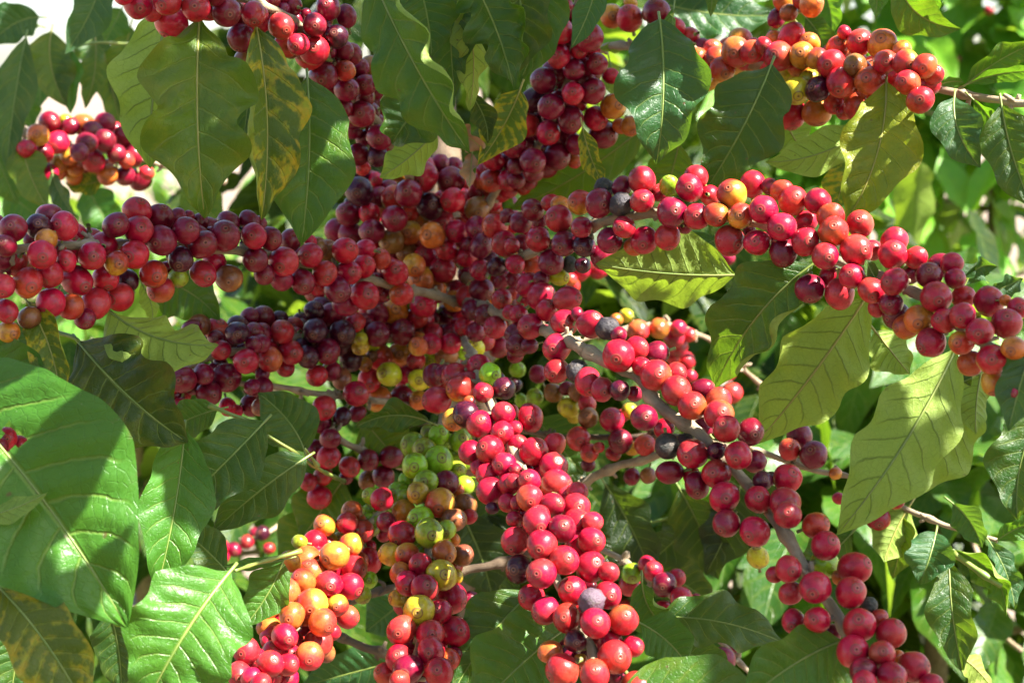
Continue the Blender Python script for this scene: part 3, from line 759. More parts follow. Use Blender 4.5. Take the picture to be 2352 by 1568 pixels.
def leaf_geo(p0, p1, p2, p3, wid, roll, fold, wave, nw, curl, seed, nu=44, nv=17, quilt=.042, twist=0.0, ref=None, hole=None, edge=(0, 0)):
    """blade along a cubic curve p0..p3; wid = full width (m)"""
    rng = random.Random(seed)
    ph = [rng.uniform(0, 6.28) for _ in range(4)]
    verts, faces, uvs, mids = [], [], [], []
    L = (p3 - p0).length
    for i in range(nu):
        u = i / (nu - 1)
        t = u
        c = p0 * (1 - t) ** 3 + p1 * (3 * t * (1 - t) ** 2) + p2 * (3 * t * t * (1 - t)) + p3 * t ** 3
        tg = ((p1 - p0) * (3 * (1 - t) ** 2) + (p2 - p1) * (6 * t * (1 - t)) + (p3 - p2) * (3 * t * t)).normalized()
        rf = ref if ref is not None else (CAML - c).normalized()
        nn = rf - tg * rf.dot(tg)
        if nn.length < .05: nn = Vector((0, 0, 1)) - tg * tg.z
        nn.normalize()
        nn = Matrix.Rotation(math.radians(roll + twist * (u - .5)), 3, tg) @ nn
        sd = tg.cross(nn)
        w = prof(u) * wid / 2
        env = math.sin(math.pi * min(1, max(0, u))) ** .5
        mids.append((c, w, nn))
        und = .55 + .45 * math.sin(2 * math.pi * nw * u + ph[0])
        prof_side = {}
        for k in (0, 1):
            acc = [(0.0, 0.0)]
            hs = (nv - 1) // 2
            xx = zz = 0.0
            for q in range(1, hs + 1):
                am = (q - .5) / hs
                e = min(1, max(0, (am - .5) / .5)); e = e * e * (3 - 2 * e)
                ang = math.radians(fold) + curl * am * am + edge[k] * e * (.6 + .4 * und) * env
                xx += math.cos(ang) / hs; zz += math.sin(ang) / hs
                acc.append((xx, zz))
            prof_side[k] = acc
        for j in range(nv):
            v = -1 + 2 * j / (nv - 1)
            av = abs(v)
            k = 0 if v < 0 else 1
            ax, az = prof_side[k][abs(j - (nv - 1) // 2)]
            lx = math.copysign(ax, v) * w if av > 0 else 0.0
            lz = az * w
            wv = 1.5 * wave * wid * av ** 1.8 * env * (math.sin(2 * math.pi * nw * u + ph[k]) + .5 * math.sin(2 * math.pi * nw * 1.9 * u + ph[k + 2]))
            lz += wv
            lx *= 1 - (.04 + 2.3 * wave) * math.sin(2 * math.pi * nw * u + ph[k] + 1.2) * av * env
            s = (u - .12 * av - .05 * av * av + (.035 if v > 0 else 0)) * VN
            ff = s - math.floor(s)
            lz += quilt * wid * math.sin(math.pi * ff) ** .8 * math.sin(math.pi * min(1, av * 1.02)) ** .7 * env
            lz += .006 * wid * mnoise.noise(Vector((u * 9 + seed, v * 4, 0)))
            verts.append(c + sd * lx + nn * lz)
            uvs.append((u, (v + 1) / 2))
    for i in range(nu - 1):
        for j in range(nv - 1):
            if hole:
                uu = (i + .5) / (nu - 1); vv = -1 + 2 * (j + .5) / (nv - 1)
                if ((uu - hole[0]) / hole[2]) ** 2 + ((vv - hole[1]) / hole[3]) ** 2 < 1: continue
            faces.append((i * nv + j, i * nv + j + 1, (i + 1) * nv + j + 1, (i + 1) * nv + j))
    return verts, faces, uvs, mids

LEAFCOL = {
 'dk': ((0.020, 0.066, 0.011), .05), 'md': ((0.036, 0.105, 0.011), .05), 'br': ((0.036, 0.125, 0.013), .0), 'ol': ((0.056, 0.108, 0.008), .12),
 'ug': ((0.028, 0.058, 0.007), .05), 'yo': ((0.055, 0.080, 0.009), .55), 'shade_dk': ((0.007, 0.019, 0.004), .0), 'ye': ((0.060, 0.100, 0.010), 1.0), 'un': ((0.075, 0.135, 0.016), .1), 'uy': ((0.12, 0.15, 0.012), .2), 'vd': ((0.012, 0.030, 0.005), .1), 'bl': ((0.020, 0.072, 0.022), 0.0),  # includes a near-black green with deep shade put into the colour
}
leaf_pts = []
def leaf(key, base, tip, w, typ, roll=0, fold=12, wave=.05, nw=3.5, curl=.1, bow=(0, 0), db=0.0, seed=0, twist=0, hole=None, petiole=True, label=None, nu=44, edge=(0, 0)):
    """base, tip = (px, py, depth); w = width in px; bow = image offset of the middle; db = depth offset of the middle"""
    th = THINGS[key]
    p0, p3 = P(*base), P(*tip)
    def midp(t, k):
        x = base[0] + (tip[0] - base[0]) * t + bow[0] * k
        y = base[1] + (tip[1] - base[1]) * t + bow[1] * k
        d = base[2] + (tip[2] - base[2]) * t + db * k
        return P(x, y, d)
    p1, p2 = midp(.33, 1.2), midp(.67, 1.2)
    wid = px_m(w, (base[2] + tip[2]) / 2)
    seed = seed or int(base[0] * 7 + base[1] * 13) % 9973
    v, f, u, mids = leaf_geo(p0, p1, p2, p3, wid, roll, fold, wave, nw, curl, seed, nu=nu, twist=twist, hole=hole, edge=edge)
    o = mesh_obj('leaf', v, f, M_LF if typ != 'dry' else M_DRYLEAF, th, u)
    if typ != 'dry':
        c, a = LEAFCOL[typ]
        rg = random.Random(seed)
        j = rg.uniform(.88, 1.14)
        o.color = (c[0] * j * rg.uniform(.92, 1.1), c[1] * j, c[2] * j, a)
    if label: o['label'] = label
    # midrib and stalk
    tg0 = (p1 - p0).normalized()
    path = []
    if petiole:
        path += [p0 - tg0 * .006, p0 - tg0 * .003]
    path += [m[0] + m[2] * .0001 for m in mids[:-2]]
    rb = .0007 * (min(wid, .05) / .04) ** .5
    vv, ff, uu = tube(path, lambda t: rb * (1 - .85 * t ** .6) + .00012, 6)
    mesh_obj('midrib', vv, ff, M_RIBY if typ in ('ye', 'ol', 'uy') else M_RIB, o, uu)
    r = o.children[0]; r.matrix_parent_inverse = Matrix.Identity(4)
    r.matrix_parent_inverse = Matrix.Translation(-th.location).inverted() @ Matrix.Translation(-th.location)
    for m in mids[4::6]:
        leaf_pts.append(m[0])
    return o

def shoot(key, label, stems, name='leafy_shoot', group='leafy coffee shoots', mat=None):
    """stems: list of px paths, thin green twigs"""
    th = thing(key, name, label, 'shoot', P(*stems[0][0]), group)
    for s in stems:
        path = catmull([P(*p) for p in s], 8)
        v, f, u = tube(path, lambda t: .0012 - .0005 * t, 8, .02, .05)
        mesh_obj('twig', v, f, mat or M_TW, th, u)
    return th

# --- top left, drooping under the top branch
leaf('H', (388, 15, .785), (345, 388, .775), 190, 'un', 172, 10, .05, 2.5, .15, (-14, 0), -.012, 11)
leaf('H', (458, 42, .715), (470, 502, .70), 240, 'ol', -4, 10, .09, 3.0, .12, (-12, 0), -.015, 12, label='large drooping olive green leaf with wavy edges')
leaf('H', (588, 62, .74), (600, 505, .725), 178, 'ye', -18, 20, .06, 3, -.1, (22, 0), -.01, 13, label='mottled yellow leaf with a curled edge', edge=(0, 2.8))
leaf('H', (706, 178, .76), (692, 562, .745), 205, 'md', 2, 8, .03, 2.5, .1, (12, 0), -.012, 14)
leaf('H', (585, 100, .80), (560, 320, .80), 110, 'bl', 20, 10, .04)
# --- top centre drooping leaves
shoot('S1', 'big dark drooping leaves with wavy curled edges hanging at the top centre', [[(800, -160, .75), (900, -90, .74), (1020, -60, .75), (1160, -50, .77), (1260, -60, .78)]])
leaf('S1', (852, -60, .70), (1080, 352, .70), 190, 'md', 22, 14, .06, 4, -.15, (-5, 20), -.012, 21, edge=(2.6, 0))
leaf('S1', (955, -60, .745), (992, 132, .75), 140, 'dk', -10, 12, .04, 3, .1, (8, 0), 0, 22)
leaf('S1', (1040, -70, .77), (1045, 222, .77), 130, 'dk', 12, 12, .05, 3, .1, (-8, 0), 0, 23)
leaf('S1', (1075, -60, .745), (1180, 205, .75), 170, 'dk', -30, 18, .08, 3.5, -.2, (10, -12), 0, 24, edge=(2.4, 0))
leaf('S1', (1060, -20, .765), (1078, 255, .77), 100, 'uy', 150, 10, .09, 3, .2, (20, 0), 0, 25, edge=(1.5, 1.0))
leaf('S1', (1175, -80, .775), (1165, 185, .78), 150, 'vd', 10, 10, .04, 3, .1, (30, 0), 0, 26)
leaf('S1', (1250, -70, .80), (1195, 185, .80), 120, 'dk', -6, 10, .03, 2.5, .1, (20, 0), 0, 27)
leaf('S1', (1010, 175, .765), (900, 330, .76), 190, 'dk', 25, 18, .06, 2.5, .15, (-10, 10), -.01, 28, edge=(0, 2.2))
leaf('S1', (1005, 300, .785), (872, 408, .785), 100, 'un', 165, 16, .06, 2.5, .2, (0, 10), 0, 29)
leaf('S1', (1195, 205, .80), (1098, 378, .80), 110, 'ye', 12, 12, .05, 2, .1, (10, 0), 0, 30, edge=(0, 1.2))
leaf('S1', (1040, 295, .80), (1118, 352, .80), 60, 'dry', 30, 20, .10, 2, .3, (0, -8), 0, 31)
leaf('S1', (1085, 350, .82), (1078, 432, .82), 46, 'dry', 30, 20, .10, 2, .3, (0, 0), 0, 32)
leaf('S1', (1080, 215, .79), (1120, 330, .79), 60, 'vd', 0, 20, .08, 2, .3, (14, 0), 0, 33)
# --- upper right
leaf('J', (1515, 45, .76), (1507, 378, .745), 205, 'bl', -6, 14, .055, 2.6, -.1, (14, 0), -.015, 41, edge=(1.2, 0))
leaf('J', (1548, 20, .775), (1540, 110, .77), 50, 'md', 60, 20, .1, 2, .3, (0, 0), 0, 42)
leaf('J', (1772, 148, .80), (1618, 440, .80), 190, 'dk', 10, 10, .045, 3, .1, (10, 4), -.012, 43)
leaf('J', (1490, 0, .99), (1790, 35, .99), 140, 'bl', -25, 8, .04, 3, .1, (0, 16), 0, 44)
leaf('J', (1800, -40, 1.0), (1500, -10, 1.0), 110, 'md', 30, 8, .04, 3, .1, (0, 16), 0, 45)
leaf('J', (1372, -50, .70), (1311, 112, .70), 70, 'bl', 0, 14, .03, 2, .1, (10, 0), 0, 46)
leaf('J', (2036, 190, .79), (1942, 512, .78), 185, 'uy', 6, 14, .05, 2.5, .1, (28, 6), -.012, 47, label='yellowing leaf with two brown spots hanging under orange cherries', edge=(0, 1.2))
leaf('J', (2012, 285, .81), (1758, 372, .80), 105, 'un', 165, 10, .03, 2.5, .15, (0, 26), 0, 48)
leaf('J', (1338, 292, .84), (1392, 432, .84), 52, 'ye', 10, 16, .06, 2, .2, (-6, 6), 0, 49)
leaf('J', (1482, 290, .95), (1170, 482, .95), 140, 'ol', 20, 6, .03, 2, .1, (0, 20), 0, 50)
leaf('J', (1560, 330, .92), (1520, 450, .92), 120, 'ol', 20, 6, .03, 2, .1, (0, 20), 0, 150)
leaf('J', (1800, 270, .90), (1850, 350, .90), 100, 'ol', 160, 6, .03, 2, .1, (0, 10), 0, 151)
leaf('J', (1960, 350, .86), (1920, 480, .86), 90, 'ye', 0, 6, .03, 2, .1, (-6, 10), 0, 152)
leaf('J', (2218, 195, .79), (2395, 95, .77), 75, 'md', 20, 14, .05, 2.5, .2, (0, -14), 0, 51)
leaf('J', (2225, 192, .785), (2410, 170, .765), 46, 'br', 35, 14, .04, 2.5, .2, (0, -16), 0, 52)
leaf('J', (2192, 222, .76), (2252, 385, .75), 108, 'bl', 4, 14, .05, 2, .1, (-22, 0), -.008, 53)
leaf('J', (2235, 228, .775), (2302, 355, .77), 56, 'br', 40, 20, .05, 2, .1, (14, -6), 0, 54)
leaf('J', (2300, 240, .75), (2372, 480, .74), 130, 'dk', 0, 14, .05, 2, .1, (-10, 0), 0, 55)
leaf('J', (2160, 195, .79), (2215, 190, .79), 26, 'br', 20, 14, .05, 2, .1, (0, -6), 0, 56)
shoot('S2', 'glossy dark green leaf with curled tip hanging from the top right edge', [[(2020, -80, .80), (2090, -40, .80), (2200, -60, .82)]])
leaf('S2', (2062, -45, .80), (2208, 66, .80), 100, 'md', 25, 16, .05, 2, .2, (-26, 26), 0, 61)
leaf('S2', (2140, -50, .80), (2148, 40, .80), 60, 'br', 25, 16, .05, 2, .2, (0, 0), 0, 62)
leaf('S2', (2020, -60, .84), (2010, 45, .84), 50, 'br', -25, 16, .05, 2, .2, (0, 0), 0, 63)
# --- leaves on the right branch
leaf('B', (1688, 632, .80), (1368, 606, .80), 215, 'ug', 150, 14, .022, 3, .12, (0, 10), 0, 71, label='grey green leaf seen from below with its tip pointing left')
leaf('B', (1866, 608, .73), (1640, 892, .775), 205, 'dk', 14, 16, .05, 3, .15, (-18, -22), -.012, 72, label='dark glossy drooping leaf with wavy edge under the right branch', edge=(2.2, 0))
leaf('B', (1990, 682, .74), (1735, 1020, .765), 205, 'uy', 172, 8, .030, 3.2, .12, (4, 10), -.01, 73, label='olive yellow underside of a large hanging leaf', edge=(-1.6, 0))
leaf('B', (1958, 690, .76), (1880, 908, .76), 130, 'un', 160, 10, .05, 2.5, .12, (14, 0), 0, 74)
leaf('B', (2196, 800, .70), (1922, 1228, .69), 200, 'un', 176, 6, .030, 3.5, .1, (14, 14), -.01, 75, label='largest pale green hanging leaf, seen from its veined underside')
leaf('B', (2215, 880, .735), (2050, 1140, .735), 170, 'ol', 165, 6, .04, 3, .1, (30, 14), 0, 76)
leaf('B', (2250, 858, .715), (2134, 892, .715), 62, 'vd', 40, 26, .12, 3, .3, (0, 10), 0, 77, edge=(1.2, 1.0))
leaf('B', (2255, 850, .725), (2242, 998, .725), 96, 'dk', 150, 20, .05, 2, .2, (-6, 0), 0, 78)
leaf('B', (2010, 640, .685), (1988, 596, .685), 36, 'md', 10, 20, .03, 1.5, .3, (0, 0), 0, 79, nu=24)
leaf('B', (2240, 745, .645), (2232, 712, .645), 36, 'ye', 10, 20, .03, 1.5, .3, (0, 0), 0, 80, nu=24)
leaf('B', (2216, 655, .70), (2292, 612, .70), 70, 'bl', 30, 26, .09, 2, .5, (-8, -20), 0, 81, nu=24)
leaf('B', (2190, 665, .70), (2250, 600, .70), 50, 'bl', -30, 26, .09, 2, .5, (0, 0), 0, 82, nu=24)
leaf('B', (2275, 672, .70), (2350, 640, .70), 62, 'bl', 20, 22, .08, 2, .3, (0, 0), 0, 83, nu=24)
leaf('B', (2380, 770, .625), (2316, 990, .62), 110, 'bl', 0, 14, .04, 2.5, .12, (-4, 0), 0, 84)
leaf('B', (2010, 760, .78), (2090, 860, .78), 110, 'ol', 160, 10, .05, 2.5, .12, (0, 0), 0, 85)
shoot('S3', 'dark dusty leaf cut off by the right edge, below the right branch', [[(2440, 860, .68), (2390, 920, .67), (2380, 950, .67)]])
leaf('S3', (2400, 925, .67), (2338, 1195, .665), 150, 'dk', 4, 14, .06, 2.5, .12, (-26, 0), 0, 91)
# --- lower right leafy branch
leaf('V', (2150, 1222, .80), (2112, 1342, .79), 112, 'bl', 10, 20, .06, 2, .2, (4, 0), -.006, 101, nu=32)
leaf('V', (2180, 1290, .79), (2212, 1545, .78), 108, 'dk', 4, 14, .06, 2, .15, (-8, 0), -.008, 102)
leaf('V', (2190, 1262, .80), (2312, 1415, .79), 84, 'md', 30, 18, .09, 2.5, .2, (34, -20), 0, 103, edge=(1.5, 0))
leaf('V', (2188, 1155, .80), (2256, 1258, .80), 80, 'bl', 20, 16, .05, 2, .2, (8, -8), 0, 104)
leaf('V', (2270, 1240, .80), (2330, 1400, .79), 62, 'bl', -20, 16, .09, 2.5, .2, (14, 0), 0, 105)
leaf('V', (2090, 1160, .85), (2030, 1290, .84), 120, 'ol', 160, 12, .05, 2, .2, (-6, 0), 0, 106)
leaf('V', (2070, 1180, .85), (2050, 1330, .85), 80, 'ol', 20, 12, .05, 2, .2, (8, 0), 0, 107)
leaf('V', (2210, 1510, .78), (2280, 1580, .78), 70, 'uy', 150, 16, .06, 2, .2, (0, -8), 0, 108)
leaf('V', (2290, 1240, .81), (2400, 1200, .80), 60, 'br', 20, 16, .06, 2, .2, (0, -12), 0, 109)
v, f, u = tube(catmull([P(2190, 1270, .80), P(2260, 1320, .79), P(2300, 1345, .79)], 8), lambda t: .0016, 8, .02)
mesh_obj('twig', v, f, M_TW, THINGS['V'], u)
leaf('C', (1932, 1470, .635), (1700, 1625, .62), 175, 'md', -14, 18, .04, 2, .1, (-10, -14), 0, 111, label='bright green leaf on a yellow stalk at the bottom edge')
leaf('C', (1930, 1490, .665), (1800, 1660, .66), 150, 'dk', 10, 10, .04, 2, .1, (20, 0), 0, 112)
leaf('C', (1955, 1225, .86), (1815, 1330, .86), 110, 'dk', 0, 14, .05, 2, .15, (0, 14), 0, 113)
leaf('P', (1512, 1418, .76), (1805, 1478, .76), 128, 'dk', -16, 10, .06, 3, .1, (0, -22), -.008, 121, label='dark green wavy leaf lying across the lower middle')
leaf('P', (1475, 1335, .74), (1560, 1445, .74), 110, 'md', 20, 20, .08, 2, .2, (-20, 20), 0, 122, edge=(1.5, 0))
leaf('P', (1470, 1430, .72), (1580, 1530, .72), 120, 'br', -10, 12, .04, 2, .2, (10, -8), 0, 123)
leaf('P', (1530, 1490, .78), (1670, 1560, .78), 120, 'dk', 10, 12, .04, 2, .2, (10, -14), 0, 124)
shoot('S4', 'broad green leaf lying along the bottom edge, just right of the packed crimson branch', [[(1380, 1640, .66), (1420, 1600, .65)]])
leaf('S4', (1425, 1590, .645), (1800, 1640, .64), 170, 'md', -20, 10, .03, 2, .12, (0, -30), 0, 131)
shoot('S5', 'two dark glossy leaves at the bottom, just left of the packed crimson branch', [[(1330, 1440, .73), (1290, 1450, .73), (1210, 1370, .76)]])
leaf('S5', (1296, 1445, .725), (1090, 1640, .71), 230, 'md', 0, 12, .04, 2.5, .12, (-8, -8), -.01, 141)
leaf('S5', (1222, 1358, .77), (1040, 1590, .75), 170, 'dk', 10, 12, .04, 2.5, .12, (-10, -10), 0, 142)
# --- left side
shoot('S6', 'biggest glossy bright green leaf, with a hole, at the lower left edge', [[(-220, 800, .67), (-140, 860, .65), (-90, 900, .645)]])
leaf('S6', (-170, 840, .645), (292, 1440, .625), 470, 'br', 4, 10, .02, 2, .12, (24, -16), -.012, 161, hole=(.34, -.17, .042, .14), nu=70)
leaf('S6', (-110, 790, .68), (120, 922, .675), 170, 'br', 14, 14, .03, 2, .2, (10, -20), 0, 162)
leaf('S6', (-60, 1190, .61), (110, 1130, .615), 60, 'un', 150, 10, .04, 2, .2, (0, 10), 0, 163)
leaf('A', (62, 692, .69), (140, 925, .675), 100, 'ye', 10, 16, .04, 2, .15, (16, -6), -.006, 164, label='narrow mottled yellow leaf below the long left branch', edge=(1.4, 0))
leaf('A', (250, 712, .735), (502, 792, .72), 215, 'un', 135, 14, .04, 2.5, .2, (-14, 26), 0, 165, label='pale green leaf showing its underside', edge=(1.2, 0))
leaf('A', (330, 640, .86), (505, 735, .86), 150, 'md', 20, 8, .03, 2.5, .12, (10, -24), 0, 166)
leaf('A', (325, 650, .79), (350, 742, .79), 60, 'un', 130, 8, .03, 2.5, .12, (10, 0), 0, 167)
shoot('S7', 'very dark shaded leaf hanging between the pale leaf and the big glossy green leaf', [[(120, 760, .74), (170, 775, .735), (185, 790, .735)]])
leaf('S7', (180, 785, .735), (432, 1016, .725), 235, 'vd', 12, 12, .05, 3, .12, (-8, 14), -.01, 171)
leaf('S7', (20, 740, .76), (120, 920, .76), 140, 'dk', 12, 12, .05, 3, .12, (0, 0), 0, 172)
shoot('S8', 'fan of green leaves on a thin green twig at left, under the bare grey stem', [[(790, 1105, .86), (735, 1078, .81), (680, 1040, .79), (615, 1000, .78)], [(480, 930, .76), (540, 955, .76), (600, 975, .77)], [(730, 1070, .80), (715, 1050, .795), (700, 1030, .79)]])
leaf('S8', (608, 968, .765), (385, 1190, .75), 165, 'dk', 6, 12, .04, 2.5, .12, (8, -4), -.01, 181)
leaf('S8', (424, 985, .745), (358, 1362, .715), 165, 'br', -10, 14, .03, 2.5, .12, (10, 0), -.012, 182)
leaf('S8', (520, 1312, .76), (382, 1200, .76), 105, 'dk', 20, 14, .03, 2.5, .12, (0, -14), 0, 183)
leaf('S8', (704, 1050, .785), (488, 1222, .77), 130, 'dk', 2, 12, .04, 2.5, .12, (0, -10), -.008, 184)
leaf('S8', (700, 1038, .80), (592, 902, .80), 130, 'dk', 6, 10, .03, 2, .12, (16, -6), 0, 185)
leaf('S8', (500, 940, .78), (380, 990, .78), 90, 'md', 6, 10, .03, 2, .12, (0, -6), 0, 186)
shoot('S9', 'sun dappled green leaf at the bottom left, beside the orange cherries', [[(690, 1265, .74), (600, 1290, .72), (540, 1310, .69)]])
leaf('S9', (528, 1312, .655), (330, 1630, .635), 275, 'br', 2, 10, .035, 3, .1, (-10, -10), -.012, 191)
leaf('S9', (655, 1284, .735), (510, 1300, .72), 36, 'br', 30, 20, .04, 2, .2, (0, 6), 0, 192)
leaf('S9', (650, 1290, .745), (560, 1440, .74), 110, 'br', 10, 14, .04, 2, .2, (10, 0), 0, 193)
shoot('S10', 'yellow brown blotched leaf in the bottom left corner', [[(-60, 1330, .63), (-20, 1345, .625), (5, 1355, .62)]], mat=M_BK)
leaf('S10', (2, 1352, .62), (205, 1640, .605), 175, 'yo', 0, 10, .03, 2, .1, (8, -14), -.008, 201)
leaf('S10', (40, 1420, .70), (20, 1620, .70), 160, 'dk', 0, 10, .03, 2, .1, (8, -14), 0, 202)
leaf('S10', (250, 1400, .72), (280, 1600, .72), 120, 'dk', 30, 10, .03, 2, .1, (8, -14), 0, 203)
leaf('O', (985, 968, .835), (814, 982, .83), 84, 'dk', -30, 14, .09, 2, .2, (0, -24), 0, 211, label='dark curled wavy leaf above the green cherries', edge=(1.6, 0))
leaf('O', (835, 965, .94), (930, 1075, .94), 130, 'ol', 10, 8, .03, 2, .1, (0, 0), 0, 212)
leaf('O', (790, 1100, .93), (690, 1240, .93), 150, 'ol', 10, 8, .03, 2, .1, (0, 0), 0, 213)
leaf('O', (760, 1170, .95), (640, 1300, .95), 140, 'ol', 10, 8, .03, 2, .1, (0, 0), 0, 214)
leaf('X2', (900, 1520, .90), (690, 1575, .90), 130, 'bl', -20, 8, .03, 2, .1, (0, 0), 0, 221)
leaf('X2', (940, 1370, .95), (840, 1450, .95), 120, 'bl', 10, 8, .03, 2, .1, (0, 0), 0, 222)
# --- blurred leaves of the upper left
shoot('S11', 'blurred olive leaves on a yellowish twig in front of the pale sky at top left', [[(420, 90, 1.18), (290, 100, 1.15), (230, 98, 1.13), (165, 108, 1.12)]])
for a in [((240, -70, 1.02), (150, 125, 1.0), 95, 'bl', 0, (14, 0)), ((118, 72, 1.12), (155, 245, 1.10), 110, 'ol', 0, (-20, 0)), ((160, 110, 1.12), (162, 262, 1.10), 62, 'br', 20, (0, 0)),
          ((220, 98, 1.14), (195, 250, 1.12), 70, 'ol', 30, (10, 0)), ((60, 85, 1.08), (15, 392, 1.04), 90, 'dk', 10, (-6, 0)), ((90, 40, 1.15), (-30, 110, 1.13), 90, 'bl', 10, (0, -20)),
          ((90, 60, 1.2), (-40, 30, 1.2), 80, 'md', -20, (0, 0)), ((280, 20, 1.16), (240, 100, 1.15), 70, 'md', 0, (0, 0)), ((300, 60, 1.2), (270, 190, 1.2), 80, 'ol', 0, (0, 0)),
          ((240, 130, 1.2), (280, 300, 1.2), 70, 'ol', 10, (0, 0)), ((50, 330, 1.05), (110, 480, 1.03), 90, 'ol', 10, (-10, 0)),
          ((100, 130, 1.22), (90, 250, 1.2), 80, 'md', 10, (0, 0)), ((200, 60, 1.25), (235, 175, 1.25), 90, 'dk', -10, (0, 0)), ((-20, 330, 1.2), (40, 470, 1.2), 100, 'md', 0, (0, 0)),
          ((310, 130, 1.22), (275, 260, 1.2), 90, 'dk', 0, (0, 0)), ((50, 210, 1.25), (75, 300, 1.25), 60, 'md', 0, (0, 0)), ((300, 280, 1.3), (330, 420, 1.3), 110, 'md', 0, (0, 0)), ((10, 440, 1.3), (120, 520, 1.3), 100, 'br', 0, (0, 0)), ((200, 430, 1.35), (260, 540, 1.35), 100, 'br', 0, (0, 0)), ((420, 420, 1.35), (520, 530, 1.35), 90, 'ol', 0, (0, 0)), ]:
    leaf('S11', a[0], a[1], a[2], a[3], a[4], 12, .05, 2, .15, a[5], 0, nu=28)
leaf('K', (120, 395, 1.08), (180, 500, 1.06), 60, 'dk', 40, 12, .05, 2, .15, (-8, 8), 0, nu=28)
leaf('K', (240, 410, 1.12), (150, 420, 1.12), 60, 'ye', 20, 12, .05, 2, .15, (0, 10), 0, nu=28)
leaf('K', (60, 300, 1.12), (30, 270, 1.12), 40, 'ye', 20, 12, .05, 2, .15, (0, 10), 0, nu=28)
leaf('J', (1870, -60, .92), (1910, 80, .92), 90, 'br', 20, 12, .05, 2, .15, (14, 0), 0, 231)
leaf('J', (1850, 40, .90), (1890, 130, .90), 70, 'dk', 0, 12, .05, 2, .15, (14, 0), 0, 232)
leaf('J', (1640, -60, .84), (1632, 40, .84), 36, 'md', 0, 12, .05, 2, .15, (0, 0), 0, 233)
for a in [((985, 250, 1.12), (960, 420, 1.12)), ((1060, 300, 1.14), (1080, 450, 1.14)), ((900, 250, 1.14), (880, 400, 1.14)), ((1010, 320, 1.16), (900, 470, 1.16)), ((1150, 280, 1.12), (1120, 420, 1.12))]:
    leaf('I', a[0], a[1], 140, 'vd', 10, 12, .04, 2.5, .15, (0, 0), 0, nu=24)
leaf('I', (1440, 110, .93), (1375, 112, .93), 26, 'un', 160, 12, .05, 2, .15, (0, 0), 0, 234)
leaf('I', (1400, 140, .95), (1420, 230, .95), 60, 'un', 160, 12, .05, 2, .15, (0, 0), 0, 235)
leaf('B', (1100, 420, 1.02), (1180, 500, 1.0), 100, 'md', 0, 12, .05, 2, .15, (0, 0), 0, 236)
leaf('B', (1660, 545, .82), (1420, 610, .82), 90, 'bl', 20, 12, .04, 2, .15, (0, 10), 0, 237)
leaf('B', (1560, 540, .86), (1660, 640, .86), 120, 'ol', 0, 12, .04, 2, .15, (0, 10), 0, 238)
leaf('L', (1230, 960, .97), (1340, 1090, .97), 150, 'dk', 0, 12, .04, 2, .15, (0, 0), 0, 239)

# ------------------------------------------------------------------ setting: soil and bushes
def sheet(name, z, size, mat):
    nseg = 60
    verts, faces = [], []
    for i in range(nseg + 1):
        for j in range(nseg + 1):
            a, b = (i / nseg * 2 - 1), (j / nseg * 2 - 1)
            x, y = math.copysign(abs(a) ** 3, a) * size, math.copysign(abs(b) ** 3, b) * size
            h = .05 * mnoise.noise(Vector((x * .6, y * .6, 0))) if abs(x) < 60 and abs(y) < 60 else 0
            verts.append((x, y, z + h))
    for i in range(nseg):
        for j in range(nseg):
            faces.append((i * (nseg + 1) + j, (i + 1) * (nseg + 1) + j, (i + 1) * (nseg + 1) + j + 1, i * (nseg + 1) + j + 1))
    o = mesh_obj(name, verts, faces, mat)
    return o
g = sheet('ground', 0, 900, soil_material())
g['kind'] = 'structure'

def leaf_cloud(spots, seed, L=(.09, .15), nu=13, nv=7):
    """spots: (point, droop direction) list -> one joined blade mesh"""
    rng = random.Random(seed)
    V, F, U = [], [], []
    for c, dr in spots:
        ln = rng.uniform(*L)
        d = (dr + Vector((rng.uniform(-.7, .7), rng.uniform(-.7, .7), rng.uniform(-.9, .2)))).normalized()
        p0 = c - d * ln * .5; p3 = c + d * ln * .5
        up = Vector((rng.uniform(-.5, .5), rng.uniform(-.9, .3), 1)).normalized()
        sag = up * ln * rng.uniform(.04, .16)
        p1 = p0 + (p3 - p0) * .33 + sag; p2 = p0 + (p3 - p0) * .67 + sag
        v, f, u, _ = leaf_geo(p0, p1, p2, p3, ln * rng.uniform(.36, .46), rng.uniform(-30, 30), rng.uniform(6, 18), rng.uniform(.02, .06), 2.5, .15, rng.randint(0, 9999), nu, nv, .015, 0, up)
        b = len(V)
        V += v; U += u; F += [tuple(q + b for q in t) for t in f]
    return V, F, U

